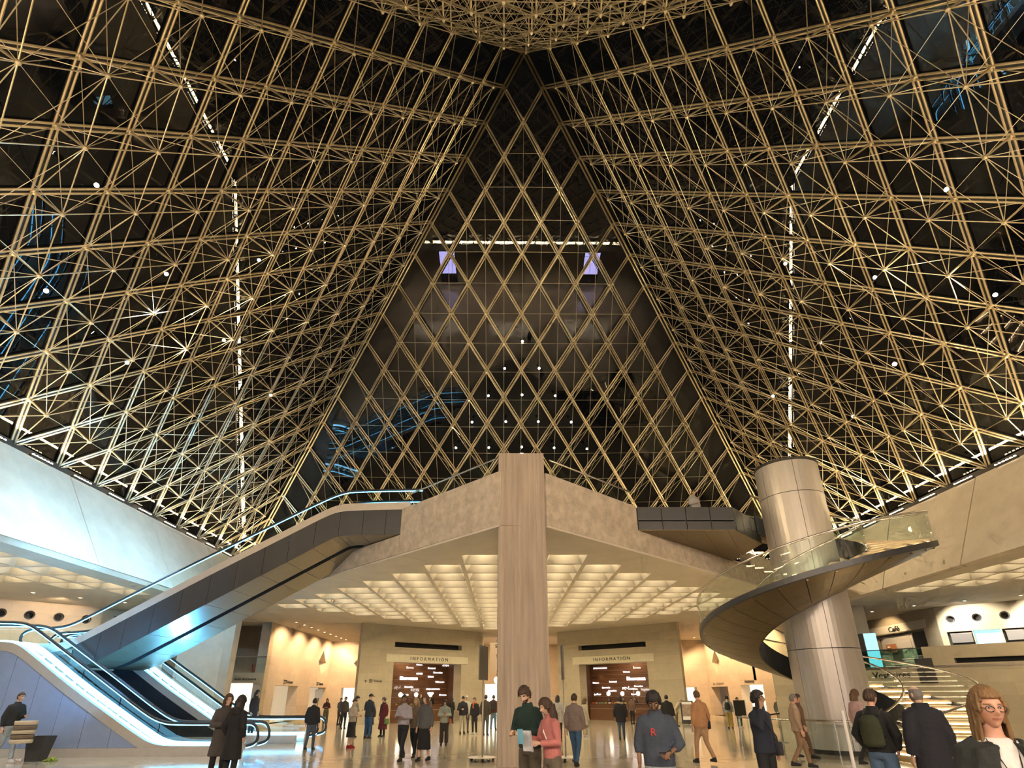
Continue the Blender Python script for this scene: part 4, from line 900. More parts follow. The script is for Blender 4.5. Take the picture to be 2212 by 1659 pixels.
def remesh(mb, vox, name, smooth_it=4, fac=.5):
    me = mb.mesh('raw', []) if False else None
    me = bpy.data.meshes.new('raw'); me.from_pydata(mb.v, [], mb.f); me.update()
    bm = bmesh.new(); bm.from_mesh(me); bmesh.ops.recalc_face_normals(bm, faces=bm.faces); bm.to_mesh(me); bm.free()
    o = bpy.data.objects.new('raw', me); TMP.collection.objects.link(o)
    r = o.modifiers.new('r', 'REMESH'); r.mode = 'VOXEL'; r.voxel_size = vox
    if smooth_it: s = o.modifiers.new('s', 'SMOOTH'); s.factor = fac; s.iterations = smooth_it
    TMP.view_layers[0].update(); dg = TMP.view_layers[0].depsgraph
    if dg is None:
        with bpy.context.temp_override(scene=TMP, view_layer=TMP.view_layers[0]): dg = bpy.context.evaluated_depsgraph_get()
    out = bpy.data.meshes.new_from_object(o.evaluated_get(dg), depsgraph=dg); out.name = name
    TMP.collection.objects.unlink(o); bpy.data.objects.remove(o); bpy.data.meshes.remove(me)
    out.polygons.foreach_set('use_smooth', [True]*len(out.polygons)); return out
def ell(c, rx, ry, n=14, rot=0): return [(c[0]+rx*cos(2*pi*k/n), c[1]+ry*sin(2*pi*k/n), c[2]) for k in range(n)]
G = lambda x, s: math.exp(-(x/s)**2)
def head_point(d, fem):
    x, y, z = .071*d.x, .092*d.y, .114*d.z
    if d.z < -.1:
        t = (-d.z-.1)/.9; x *= 1-.27*t-(.04*t if fem else 0)
        y *= (1-.50*t) if d.y > 0 else (1-.04*t)
    if d.y < 0:
        X, Z = x/.071, z/.114
        y -= .027*G(X, .17)*(G(Z+.16, .16))+.010*G(X, .12)*G(Z-.06, .2)
        y += .011*G(abs(X)-.42, .2)*G(Z-.09, .11)
        y -= (.003 if fem else .006)*G(abs(X)-.4, .3)*G(Z-.27, .08)
        y -= .006*G(abs(X)-.58, .25)*G(Z+.13, .2)
        y -= .008*G(X, .28)*G(Z+.47, .075); y += .005*G(X, .3)*G(Z+.475, .02)
        y -= .011*G(X, .3)*G(Z+.82, .14)
        x += math.copysign(.003, x)*G(abs(X)-.2, .1)*G(Z+.2, .07)
    return Vector((x, y, z))
def head_mb(nu, nv, fem, beard):
    """faces: 0 skin 1 eye white 2 iris 3 lips 4 brows or beard"""
    mb = MB(); rings = []
    for j in range(1, nv):
        th = pi*j/nv
        rings.append([head_point(Vector((sin(th)*cos(2*pi*i/nu), sin(th)*sin(2*pi*i/nu), cos(th))), fem) for i in range(nu)])
    mb.v = [tuple(v) for r in rings for v in r]+[(0, 0, .114), (0, .0, -.108)]
    for j in range(nv-2):
        for i in range(nu):
            k = (i+1) % nu; mb.f.append((j*nu+i, (j+1)*nu+i, (j+1)*nu+k, j*nu+k))
            c = (rings[j][i]+rings[j+1][k])/2; X, Z = c.x/.071, c.z/.114; m = 0
            if c.y < -.03:
                if (X/.36)**2+((Z+.47)/.085)**2 < 1: m = 3
                elif abs(abs(X)-.44) < .25 and abs(Z-.27+.12*(abs(X)-.44)**2) < (.035 if fem else .05): m = 4
                elif beard and (Z < -.58 or (Z < -.30 and abs(X) > .34) or abs(Z+.36) < .05 and abs(X) < .4): m = 4
            mb.m.append(m)
    T_, B_ = len(mb.v)-2, len(mb.v)-1
    for i in range(nu):
        mb.f.append((T_, i, (i+1) % nu)); mb.m.append(0); o = (nv-2)*nu; mb.f.append((B_, o+(i+1) % nu, o+i)); mb.m.append(0)
    for s in (-1, 1):
        c = Vector((.0295*s, -.0705, .0085)); n1, n2 = 8, 6; b = MB(); r = .0125
        b.loft([[c+Vector((r*sin(t)*cos(2*pi*i/n1), -r*cos(t), r*.72*sin(t)*sin(2*pi*i/n1))) for i in range(n1)] for t in (.01, .35, .55, 1.0, 1.5)], 1)
        b.m = [2 if q < n1*2 else 1 for q in range(len(b.f))]; b.m[-2] = 2; mb.add(b.v, [], 0); off = len(mb.v)-len(b.v)
        if nu < 40: mb.v = mb.v[:off]; mb.v += [tuple(c+(V(q)-c)*.72+V((0, -.0005, 0))) for q in b.v]; b.m = [2]*len(b.f)      # far heads: dark eyes only
        mb.f += [tuple(q+off for q in f) for f in b.f]; mb.m += b.m
        e = MB(); e.loft([ell((0, 0, z), rx*.4, rx, 8) for z, rx in ((-.03, .006), (-.022, .013), (0, .020), (.022, .019), (.032, .008))])
        mb.add([(v[0]*1+.072*s, v[1]+.012, v[2]-.004) for v in e.v], e.f, 0)
    return mb
HEADC = {}
def headmesh(lod, fem, beard):
    k = (lod, fem, beard)
    if k not in HEADC: HEADC[k] = head_mb(*((56, 44) if lod else (22, 18)), fem, beard)
    return HEADC[k]
def hand_mb(curl, side, lod):
    """wrist at the origin, fingers towards -z, thumb towards -y; palm faces -x*side"""
    mb = MB(); s = side
    mb.loft([[(x*s, y, z) for x, y, z in ell((0, 0, z), rx, ry, 10)] for z, rx, ry in ((.02, .020, .026), (-.01, .019, .028), (-.04, .016, .038), (-.085, .014, .041), (-.095, .011, .038))])
    for i, (y, L) in enumerate(((-.030, .072), (-.010, .082), (.011, .076), (.030, .060))):
        p = Vector((0, y, -.088)); pts = [p+Vector((0, 0, .02)), p]; a = curl*.35
        for seg in (.42, .33, .25):
            p = p+Vector((-sin(a)*L*seg*s, 0, -cos(a)*L*seg)); pts.append(p); a += curl*.62
        mb.tube(pts, [.0095, .0095, .009, .0082, .0068], 7)
    c = .4+curl*.5
    mb.tube([(0, -.012, -.022), (-.008*s, -.040, -.045), (-.018*s-.01*c*s, -.058, -.070), (-.024*s-.022*c*s, -.060+.01*c, -.098)], [.013, .0125, .0105, .008], 7)
    return mb
HANDC = {}
def handmesh(curl, side, lod):
    k = (curl, side, lod)
    if k not in HANDC:
        me = remesh(hand_mb(curl, side, lod), .0042 if lod else .008, 'hand', 2, .4); b = MB(); b.v = [tuple(v.co) for v in me.vertices]; b.f = [tuple(p.vertices) for p in me.polygons]; HANDC[k] = b
    return HANDC[k]
V = Vector
ARMS = {  # per side: elbow, wrist, hand curl, palm roll (degrees); side -1 is the person's right
 'down': lambda s: (V((.235*s, .03, 1.13)), V((.245*s, -.03, .88)), .5, 0),
 'back': lambda s: (V((.24*s, .09, 1.13)), V((.24*s, .13, .90)), .5, 0),
 'swing': lambda s: (V((.24*s, -.02, 1.13)), V((.235*s, -.16, .92)), .5, 0),
 'hold': lambda s: (V((.25*s, -.02, 1.13)), V((.085*s, -.26, 1.14)), 1.1, 60*s),
 'read': lambda s: (V((.245*s, -.08, 1.14)), V((.10*s, -.31, 1.20)), 1.1, 70*s),
 'pocket': lambda s: (V((.27*s, .07, 1.14)), V((.20*s, -.05, .94)), .6, 0),
 'ear': lambda s: (V((.25*s, -.16, 1.20)), V((.105*s, -.115, 1.50)), 1.0, 20*s),
 'low': lambda s: (V((.265*s, -.02, 1.12)), V((.10*s, -.27, 1.04)), 1.1, 70*s),
 'chin': lambda s: (V((.22*s, -.12, 1.15)), V((.06*s, -.20, 1.38)), 1.0, 40*s),
 'knee': lambda s: (V((.25*s, -.12, 1.12)), V((.10*s, -.30, 1.00)), .8, 70*s)}
LEGS = {  # hip, knee, ankle, foot direction
 'stand': lambda s: (V((.09*s, 0, .88)), V((.10*s, -.015, .48)), V((.105*s, .02, .085))),
 'walk': lambda s: (V((.085*s, 0, .88)), V((.09*s, -.14 if s > 0 else .02, .50)), V((.09*s, -.20 if s > 0 else .26, .085 if s > 0 else .13))),
 'step': lambda s: (V((.085*s, 0, .88)), V((.095*s, -.06 if s < 0 else .02, .48)), V((.10*s, -.08 if s < 0 else .14, .085 if s < 0 else .095)))}
PC_ = {}
def torso_rings(k, fem, hem, flare, puff=0):
    w = .92 if fem else 1.0
    prof = [(1.475, .068, .062), (1.44, .115, .078), (1.405, .170, .092), (1.33, .190, .112), (1.24, .182, .118), (1.10, .155 if fem else .162, .102), (1.00, .168, .112), (.90, .178 if fem else .172, .120)]
    r = [(z, x*w*k+puff, y*k+puff) for z, x, y in prof if z > hem+.02]
    zb_, xb, yb = r[-1]
    z = zb_
    while z-.1 > hem: z -= .1; r.append((z, xb+flare*(zb_-z), yb+flare*.8*(zb_-z)))
    r.append((hem, xb+flare*(zb_-hem), yb+flare*.8*(zb_-hem)))
    return r
def piece(kind, key, fn):
    if (kind, key) not in PC_: PC_[(kind, key)] = fn()
    return PC_[(kind, key)]
def arm_pts(arm, s, fem):
    e, w_, c, r = ARMS[arm](s); return V((.158*s*(.93 if fem else 1), 0, 1.395)), V((e.x*(.95 if fem else 1), e.y, e.z)), w_, c, r
def joined(me_parts):
    mb = MB()
    for v, f, m in me_parts:
        o = len(mb.v); mb.v += v; mb.f += [tuple(i+o for i in q) for q in f]; mb.m += m
    return mb
def body_mesh(arms, legs, fem, lod, nod, turn, beard, lean):
    mb = MB()
    mb.loft([ell((0, 0, z), x, y) for z, x, y in torso_rings(.94, fem, .84, 0)])
    mb.tube([(0, .005, 1.42), (0, -.004, 1.50), (0, -.012, 1.58)], [.062, .054, .052], 10)
    for s in (-1, 1):
        a, e, w_, c, r = arm_pts(arms[0 if s < 0 else 1], s, fem); mb.tube([a, e, w_], [.048, .040, .027], 9)
        h, k, an = LEGS[legs](s); mb.tube([h, k, an], [.082, .054, .038], 10); mb.tube([an+V((0, .03, -.045)), an+V((0, -.05, -.05)), an+V((0, -.14, -.06))], [.035, .036, .024], 8)
    me = remesh(mb, .02 if lod else .032, 'b', 2)
    parts = [([tuple(v.co) for v in me.vertices], [tuple(p.vertices) for p in me.polygons], [0]*len(me.polygons))]
    bpy.data.meshes.remove(me)
    HM = head_matrix(nod, turn)
    hm = headmesh(lod, fem, beard); parts.append(([tuple(HM @ V(v)) for v in hm.v], hm.f, hm.m))
    for s in (-1, 1):
        a, e, w_, c, r = arm_pts(arms[0 if s < 0 else 1], s, fem); d = (w_-e).normalized()
        z = -d; y = V((0, 1, 0))-z*z.y
        if y.length < .2: y = V((0, 0, 1))-z*z.z
        y.normalize(); x = y.cross(z)
        R_ = Matrix((x, y, z)).transposed().to_4x4() @ Matrix.Rotation(rad(r), 4, 'Z')
        H = handmesh(c, s, lod); Tm = Matrix.Translation(w_) @ R_
        parts.append(([tuple(Tm @ V(v)) for v in H.v], H.f, [0]*len(H.f)))
    mb = joined(parts)
    if lean: mb.v = [tuple(lean_pt(V(v), lean)) for v in mb.v]
    return mb.mesh('body', [SKIN['fair'], EYEW, IRIS, LIP, HAIRM['brown']], True)
def head_matrix(nod, turn):
    return Matrix.Translation((0, -.018, 1.545)) @ Matrix.Rotation(rad(turn), 4, 'Z') @ Matrix.Rotation(rad(nod), 4, 'X') @ Matrix.Translation((0, -.006, .092))
def lean_pt(v, a):
    if v.z < .9: return v
    t = min(1, (v.z-.9)/.25); R_ = Matrix.Rotation(rad(a)*t, 3, 'X'); o = V((0, 0, .9)); return R_ @ (v-o)+o
def leaned(me, lean):
    if lean:
        for v in me.vertices: v.co = lean_pt(v.co, lean)
    return me
def top_mesh(arms, fem, hem, flare, puff, sleeve, lod, lean, collar):
    mb = MB(); k = 1.04
    mb.loft([ell((0, 0, z), x, y, 18) for z, x, y in torso_rings(k, fem, hem, flare, puff)])
    if collar: mb.tube([(0, .004, 1.44), (0, 0, 1.50+.02*collar)], [.075+puff, .068+puff], 12)
    for s in (-1, 1):
        a, e, w_, c, r = arm_pts(arms[0 if s < 0 else 1], s, fem)
        end = w_.lerp(e, .06) if sleeve > .9 else e.lerp(w_, sleeve)
        mb.tube([a-V((.03*s, 0, 0)), a, a.lerp(e, .5), e, e.lerp(end, .6), end], [.066+puff, .066+puff, .060+puff, .054+puff, .047+puff*.8, .040+puff*.7], 10)
    return leaned(remesh(mb, .014 if lod else .026, 'top', 3 if lod else 2), lean)
def trouser_mesh(legs, wide, fem, lod):
    mb = MB(); mb.loft([ell((0, 0, z), x, y, 16) for z, x, y in ((1.03, .158, .108), (.95, .172, .120), (.86, .178, .124), (.82, .165, .11))])
    for s in (-1, 1):
        h, k, an = LEGS[legs](s); b = an+V((0, .0, .005))
        mb.tube([h, h.lerp(k, .5), k, k.lerp(b, .5), b], [.096, .088+wide*.3, .066+wide*.6, .058+wide*.9, .054+wide], 12)
    return remesh(mb, .014 if lod else .026, 'trousers', 3 if lod else 2)
def skirt_mesh(hem, lod):
    mb = MB(); mb.loft([ell((0, 0, z), .16+.075*(1.03-z), .115+.085*(1.03-z), 20) for z in (1.03, .95, .85, .7, .55, .42, hem)])
    return remesh(mb, .02, 'skirt', 2)
def shoe_mesh(legs):
    mb = MB()
    for s in (-1, 1):
        h, k, an = LEGS[legs](s)
        b = MB(); z0 = an.z-.085
        b.loft([[(an.x+x, an.y+y, z0+z) for x, y, z in ell((0, yo, zz), rx, ry, 12)] for zz, rx, ry, yo in ((.0, .040, .125, -.055), (.025, .043, .130, -.055), (.05, .042, .12, -.05), (.075, .038, .075, -.015), (.11, .036, .045, .01))])
        mb.add(b.v, b.f)
    return mb.mesh('shoes', [IRIS], True)
def hair_mesh(style, lod, fem, nod, turn, lean):
    mb = MB(); nu, nv = (56, 36) if lod else (24, 18)
    rnd = random.Random(3)
    def mask(d):
        if style in ('short', 'curlyshort', 'quiff'): return d.z > .50 if d.y < -.55 else (d.z > .12 if d.y < .1 else d.z > -.45)
        if style == 'bald': return d.y > -.35 and -.5 < d.z < .62
        if style in ('beanie', 'cap'): return d.z > (.30 if d.y < -.3 else .02)
        return d.z > .47 if d.y < -.62 else (d.z > -.12 if d.y < -.3 else d.z > -.62)
    th = {'short': .012, 'curlyshort': .017, 'quiff': .022, 'bald': .005, 'beanie': .020, 'cap': .015}.get(style, .018)
    vs, idx, fs = [], {}, []
    def P_(i, j, o):
        i %= nu; k = (i, j, o)
        if k not in idx:
            t = pi*j/nv; d = V((sin(t)*cos(2*pi*i/nu), sin(t)*sin(2*pi*i/nu), cos(t))); p = head_point(d, fem)
            lump = 0 if style in ('beanie', 'cap') else .35*sin(i*2.1+j*1.3)*sin(j*1.7)+(.8*rnd.random() if style in ('curlyshort', 'curly') else .25*rnd.random())
            p = p+d*(th*(1+lump)*(1.25 if d.z > .5 and style in ('quiff', 'curlyshort') else 1) if o else -.006); idx[k] = len(vs); vs.append(p)
        return idx[k]
    cells = {(i, j) for j in range(0, nv) for i in range(nu) if mask(V((sin(pi*(j+.5)/nv)*cos(2*pi*(i+.5)/nu), sin(pi*(j+.5)/nv)*sin(2*pi*(i+.5)/nu), cos(pi*(j+.5)/nv))))}
    for i, j in cells:
        fs.append((P_(i, j, 1), P_(i, j+1, 1), P_(i+1, j+1, 1), P_(i+1, j, 1))); fs.append((P_(i, j, 0), P_(i+1, j, 0), P_(i+1, j+1, 0), P_(i, j+1, 0)))
        for (di, dj, a, b) in ((-1, 0, (i, j), (i, j+1)), (1, 0, (i+1, j+1), (i+1, j)), (0, 1, (i, j+1), (i+1, j+1)), (0, -1, (i+1, j), (i, j))):
            if ((i+di) % nu, j+dj) not in cells and 0 <= j+dj < nv: fs.append((P_(*a, 1), P_(*a, 0), P_(*b, 0), P_(*b, 1)))
    mb.add(vs, [f for f in fs if len(set(f)) > 2])
    HM = head_matrix(nod, turn)
    mb.v = [tuple(HM @ V(v)) for v in mb.v]
    b = MB()
    if style in ('long', 'curly', 'bob'):
        L = {'long': .36, 'curly': .32, 'bob': .17}[style]; na = 40 if lod else 18; rings = []
        for q in range(9):
            f = q/8; z = .05-f*L
            ro = []
            for k in range(na+1):
                a = rad(-38)+(pi+rad(76))*k/na
                wob = 1+(.05*sin(k*1.9+q*.5)+.03*sin(k*4.1)) + (.09*sin(k*2.3+q*2.1) if style == 'curly' else 0)
                rx, ry = (.088+.022*f)*wob, (.102-.012*f)*wob; ro.append(V((rx*cos(a), ry*sin(a)+.005+.018*f, z)))
            ri = [V((p.x*.80, p.y*.80+.002, p.z)) for p in ro[::-1]]
            rings.append(ro+ri)
        b.loft(rings)
        HT = Matrix.Translation((0, -.01, 1.60)) @ Matrix.Rotation(rad(turn), 4, 'Z') @ Matrix.Rotation(rad(nod*.45), 4, 'X')
        mb.add([tuple(HT @ V(v)) for v in b.v], b.f)
    if style == 'bun': b.rev([(.01, -.04), (.04, -.02), (.045, .01), (.02, .04)], 10, (0, .11, .03))
    if style == 'cap': b.loft([[(x*.075*w_, -.075-y*.10, .045-.02*y) for x in (-1, -.5, 0, .5, 1)]+[(x*.075*w_, -.075-y*.10, .038-.02*y) for x in (1, .5, 0, -.5, -1)] for y, w_ in ((0, 1), (.5, .92), (.85, .6), (.95, .3))])
    if style in ('bun', 'cap'): mb.add([tuple(HM @ V(v)) for v in b.v], b.f)
    if lean: mb.v = [tuple(lean_pt(V(v), lean)) for v in mb.v]
    return mb.mesh('hair', [HAIRM['black']], True)
def part(name, me, root, mats):
    o = bpy.data.objects.new(name, me); COL.objects.link(o); o.parent = root
    if not me.materials:
        for m in mats: me.materials.append(m)
    for i, m in enumerate(mats):
        o.material_slots[i].link = 'OBJECT'; o.material_slots[i].material = m
    return o
def person(label, x, y, rz, h, skin='fair', hair=('short', 'black'), top=((.05, .05, .06), 'jacket'), bottom=(.04, .04, .05), shoes=(.02, .02, .02), arms=('down', 'down'), legs='stand',
           fem=False, lod=0, nod=8, turn=0, beard=False, lean=0, wide=0.0, skirt=None, group=None, z=0, collar=1):
    root = empty('person', (x, y, z), rad(rz), label, 'person', group); k = h/1.755; root.scale = (k, k, k)
    part('body', piece('body', (arms, legs, fem, lod, nod, turn, beard, lean), lambda: body_mesh(arms, legs, fem, lod, nod, turn, beard, lean)), root, [SKIN[skin], EYEW, IRIS, LIP, HAIRM[hair[1]] if hair[1] in HAIRM else HAIRM['brown']])
    hem, flare, puff, sl = {'jacket': (.84, .05, .014, 1), 'coat': (.52, .10, .016, 1), 'longcoat': (.32, .12, .012, 1), 'puffer': (.70, .08, .034, 1), 'sweater': (.90, .0, .010, 1), 'pushed': (.88, .02, .014, .45), 'crop': (1.02, .0, .006, 1), 'shirt': (.92, .0, .006, 1)}[top[1]]
    part({'jacket': 'jacket', 'coat': 'coat', 'longcoat': 'coat', 'puffer': 'coat', 'sweater': 'sweater', 'pushed': 'sweater', 'crop': 'top', 'shirt': 'shirt'}[top[1]],
         piece('top', (arms, fem, hem, flare, puff, sl, lod, lean, collar), lambda: top_mesh(arms, fem, hem, flare, puff, sl, lod, lean, collar)), root, [cloth(top[0])])
    if skirt is not None: part('skirt', piece('skirt', (skirt, lod), lambda: skirt_mesh(skirt, lod)), root, [cloth(bottom)])
    else: part('trousers', piece('tr', (legs, wide, fem, lod), lambda: trouser_mesh(legs, wide, fem, lod)), root, [cloth(bottom)])
    part('shoes', piece('shoes', legs, lambda: shoe_mesh(legs)), root, [cloth(shoes)])
    st, hc = hair
    part({'beanie': 'beanie', 'cap': 'cap'}.get(st, 'hair'), piece('hair', (st, lod, fem, nod, turn, lean), lambda: hair_mesh(st, lod, fem, nod, turn, lean)), root, [HAIRM[hc] if isinstance(hc, str) else cloth(hc)])
    return root
def bag(root, kind, col, side=1):
    if kind == 'backpack':
        b = MB(); b.loft([ell((0, .20, z), x, y, 12) for z, x, y in ((.98, .10, .05), (1.02, .145, .085), (1.2, .15, .095), (1.34, .13, .08), (1.40, .08, .05))]); part('backpack', remesh(b, .02, 'backpack', 2), root, [cloth(col)])
        b = MB()
        for s in (-1, 1): b.tube([(.10*s, .13, 1.05), (.175*s, -.02, 1.15), (.13*s, -.13, 1.30), (.11*s, -.03, 1.475), (.10*s, .12, 1.40)], .018, 6)
        part('shoulder_strap', b.mesh('strap', []), root, [cloth([c*.7 for c in col])])
    if kind == 'shoulder':
        b = MB(); b.loft([ell((.24*side, -.04, z), .045, .13, 10) for z in (.80, .84, .95, 1.0)]); part('bag', remesh(b, .015, 'bag', 2), root, [cloth(col)])
        part('strap', MB().tube([(.22*side, .05, 1.0), (.10*side, .10, 1.3), (-.12*side, .02, 1.47), (-.06*side, -.15, 1.3), (.14*side, -.145, 1.08), (.22*side, -.10, .98)], .011, 5).mesh('strap', []), root, [cloth([c*.8 for c in col])])
    if kind == 'hand':
        b = MB(); b.loft([ell((.27*side, -.03, z), x, .15, 10) for z, x in ((.55, .05), (.60, .065), (.80, .05))]); part('bag', remesh(b, .018, 'bag', 2), root, [cloth(col)])
    if kind == 'scarf':
        part('scarf', remesh(MB().tube([(.075*cos(a), .065*sin(a)-.005, 1.49+.012*sin(2*a)) for a in [k*pi/6 for k in range(12)]], .034, 8, closed=True).tube([(-.02, -.075, 1.48), (-.01, -.15, 1.36), (0, -.155, 1.22)], .03, 7), .012, 'scarf', 2), root, [cloth(col)])
def glasses(root, nod, turn, lean=0, m='black'):
    HM = head_matrix(nod, turn); b = MB(); f = lambda v: lean_pt(HM @ V(v), lean)
    for s in (-1, 1):
        b.tube([f((.031*s+.023*cos(a), -.096, .004+.017*sin(a))) for a in [k*pi/6 for k in range(12)]], .0024, 5, closed=True)
        b.tube([f((.054*s, -.094, .008)), f((.076*s, -.05, .010)), f((.078*s, .01, .008))], .0022, 4)
    b.tube([f((-.009, -.098, .006)), f((.009, -.098, .006))], .0024, 4)
    part('glasses', b.mesh('glasses', []), root, [M[m]])
def held(name, me_mb, root, m, label, cat):
    """a thing held in a hand: stands at top level where the hand is"""
    o = me_mb.build(name, m); root_m = Matrix.LocRotScale(root.location, root.rotation_euler, root.scale); o.matrix_world = root_m
    return tag(o, label, cat)
NAVY = (.012, .016, .030); BLK = (.010, .010, .012); JEANS = (.05, .09, .17); LJEANS = (.14, .20, .28); GREY = (.12, .115, .11)
# --- the people close to the viewer
p = person('woman with long fair hair and glasses in a white top and black jacket', 1.80, -13.45, -12, 1.63, 'rosy', ('long', 'honey'), ((.72, .70, .68), 'shirt'), BLK, arms=('down', 'down'), fem=True, lod=1, nod=4, turn=-4, collar=0)
glasses(p, 4, -4)
b = MB()
for s in (-1, 1):
    b.loft([[(.055*s, -.150, 1.44), (.16*s, -.115, 1.42), (.215*s, .0, 1.39), (.10*s, .10, 1.47), (.05*s, .05, 1.50)], [(.085*s, -.155, 1.30), (.19*s, -.11, 1.28), (.235*s, .0, 1.27), (.16*s, .12, 1.28), (.0, .125, 1.28)], [(.10*s, -.145, 1.0), (.18*s, -.10, 1.0), (.20*s, .0, 1.0), (.15*s, .12, 1.0), (.0, .13, 1.0)], [(.11*s, -.15, .86), (.19*s, -.11, .86), (.21*s, .0, .86), (.15*s, .13, .86), (.0, .14, .86)]])
    a_, e_, w_, c_, r_ = arm_pts('down', s, True); b.tube([a_-V((.03*s, 0, 0)), a_, e_, w_.lerp(e_, .1)], [.085, .082, .070, .056], 10)
part('jacket', remesh(b, .012, 'jacket', 3), p, [cloth((.022, .026, .026))])
part('lanyard', MB().tube([(-.075, -.06, 1.47), (-.05, -.15, 1.30), (-.015, -.15, 1.05), (.02, -.15, 1.28), (.075, -.06, 1.47)], .004, 4).mesh('lanyard', []), p, [M['black']])
part('earring', MB().tube([(-.085+.0*cos(a), -.01+.022*cos(a), 1.565+.03*sin(a)) for a in [k*pi/6 for k in range(12)]], .0025, 4, closed=True).mesh('earring', []), p, [M['tube']])
p = person('grey-haired man seen from behind in a dark navy padded coat and jeans', 4.57, -9.11, 172, 1.69, 'fair', ('bald', 'grey'), ((.012, .013, .020), 'puffer'), (.02, .04, .08), arms=('down', 'down'), lod=1, nod=6, turn=18, collar=2)
p = person('man in a black sweater and blue jeans with a dark green backpack', 4.2, -8.66, 128, 1.66, 'rosy', ('short', 'brown'), ((.010, .010, .011), 'sweater'), (.07, .12, .20), arms=('pocket', 'pocket'), lod=1, nod=2, turn=-20, wide=.035)
bag(p, 'backpack', (.03, .036, .014))
p = person('bearded man in a navy coat holding a phone to his ear', 2.94, -7.88, 30, 1.64, 'tan', ('quiff', 'black'), ((.010, .014, .028), 'jacket'), BLK, arms=('ear', 'down'), lod=1, nod=-3, turn=22, beard=True)
bag(p, 'shoulder', (.03, .03, .035), 1); glasses(p, -3, 22)
held('phone', MB().box(-.125, -.113, -.115, -.045, 1.50, 1.645), p, 'black', 'phone held to the ear of the man in the navy coat', 'phone')
p = person('man in a blue grey sweatshirt with a red letter looking at his phone', .86, -9.76, -14, 1.66, 'brown', ('quiff', 'black'), ((.045, .058, .085), 'pushed'), (.30, .34, .36), arms=('down', 'low'), lod=1, nod=34, turn=-6, beard=True, lean=4)
glasses(p, 34, -6, 4)
t_ = text('lettering', 'R', .12, (-.045, -.163, 1.26), 0, 'redletter' if 'redletter' in M else 'black', p); t_.data.materials.clear(); t_.data.materials.append(mat('red_thread', (.55, .04, .03), .7))
part('watch', MB().tube([V((.118, -.245, 1.047))+V((.022*cos(a), .012*sin(a), .026*sin(a)+.01*cos(a))) for a in [k*pi/5 for k in range(10)]], .009, 6, closed=True).mesh('watch', []), p, [M['black']])
held('phone', MB().box(.0, .075, -.375, -.225, 1.02, 1.032, T=Matrix.Translation((0, -.02, .02)) @ Matrix.Rotation(.0, 4, 'X')), p, 'black', 'phone held low by the man in the blue grey sweatshirt', 'phone')
p = person('dark-haired man in a dark green sweater bending over a leaflet by the pillar', -.58, -8.15, -38, 1.74, 'fair', ('curlyshort', 'brown'), ((.010, .030, .024), 'sweater'), (.10, .085, .060), arms=('hold', 'hold'), lod=1, nod=26, turn=10, beard=True, lean=5)
held('phone', MB().box(-.05, .02, -.36, -.28, 1.13, 1.145), p, 'black', 'dark phone in the hands of the man in the green sweater', 'phone')
p = person('woman with long dark curls in a pink sweatshirt reading a folded map by the pillar', -.30, -8.66, -64, 1.57, 'fair', ('curly', 'brown'), ((.46, .16, .14), 'sweater'), (.13, .105, .075), arms=('read', 'hold'), fem=True, lod=1, nod=20, turn=0, lean=3, wide=.03)
part('strap', MB().tube([(-.10, .08, 1.46), (-.07, -.10, 1.42), (.02, -.155, 1.27), (.14, -.13, 1.08)], .009, 5).mesh('strap', []), p, [M['white']])
b = MB()
for k, (a0, a1) in enumerate(((.0, .10), (.10, .0), (.0, .10))): b.loft([[(-.19+.13*k, -.40-a0, 1.30), (-.06+.13*k, -.40-a1, 1.30), (-.06+.13*k, -.402-a1, 1.30), (-.19+.13*k, -.402-a0, 1.30)], [(-.19+.13*k, -.36-a0, 1.02), (-.06+.13*k, -.36-a1, 1.02), (-.06+.13*k, -.362-a1, 1.02), (-.19+.13*k, -.362-a0, 1.02)]])
held('folded_map', b, p, mat('map_paper', (.62, .62, .66), .7, 0, .25, 12), 'pale folded map held by the woman in the pink sweatshirt', 'map')
held('leaflet', MB().loft([[(-.03, -.58, 1.32), (.10, -.56, 1.33), (.10, -.562, 1.33), (-.03, -.582, 1.32)], [(-.03, -.56, 1.12), (.10, -.54, 1.13), (.10, -.542, 1.13), (-.03, -.562, 1.12)]]), p, mat('sky_blue_paper', (.16, .46, .62), .6), 'sky blue leaflet held up in front of the pillar', 'leaflet')
p = person('woman with long brown hair and glasses in a grey brown coat left of the escalators', -6.75, -4.5, 42, 1.66, 'fair', ('long', 'brown'), ((.06, .052, .048), 'coat'), BLK, arms=('hold', 'down'), fem=True, lod=1, nod=4, turn=10)
glasses(p, 4, 10)
p = person('person in a long black hooded coat seen from behind near the escalators', -6.22, -5.1, 160, 1.63, 'fair', ('long', 'black'), ((.008, .008, .010), 'coat'), BLK, arms=('pocket', 'pocket'), fem=True, lod=1, nod=6, collar=2)
b = MB(); b.loft([ell((0, .09, z), x, y, 12) for z, x, y in ((1.34, .06, .03), (1.40, .14, .07), (1.48, .13, .075), (1.52, .09, .05))]); part('hood', remesh(b, .014, 'hood', 2), p, [cloth((.012, .011, .012))])
p = person('man in a dark sweatshirt and pale jeans walking past the escalator panels', -14.3, -.62, 78, 1.75, 'fair', ('short', 'brown'), ((.016, .016, .013), 'sweater'), (.30, .34, .36), (.5, .48, .45), ('down', 'hold'), 'walk', lod=0, nod=8)
e = empty('striped_bag', (-13.62, -.98, .50), .3, 'cream striped soft bag carried by the man in pale jeans', 'bag')
for k in range(5): part('stripe', remesh(MB().loft([ell((0, 0, .11*k), .26, .16, 14), ell((0, 0, .11*k+.10), .27, .17, 14)]), .03, 'stripe', 1), e, [cloth((.55, .46, .32) if k % 2 == 0 else (.16, .12, .08))])
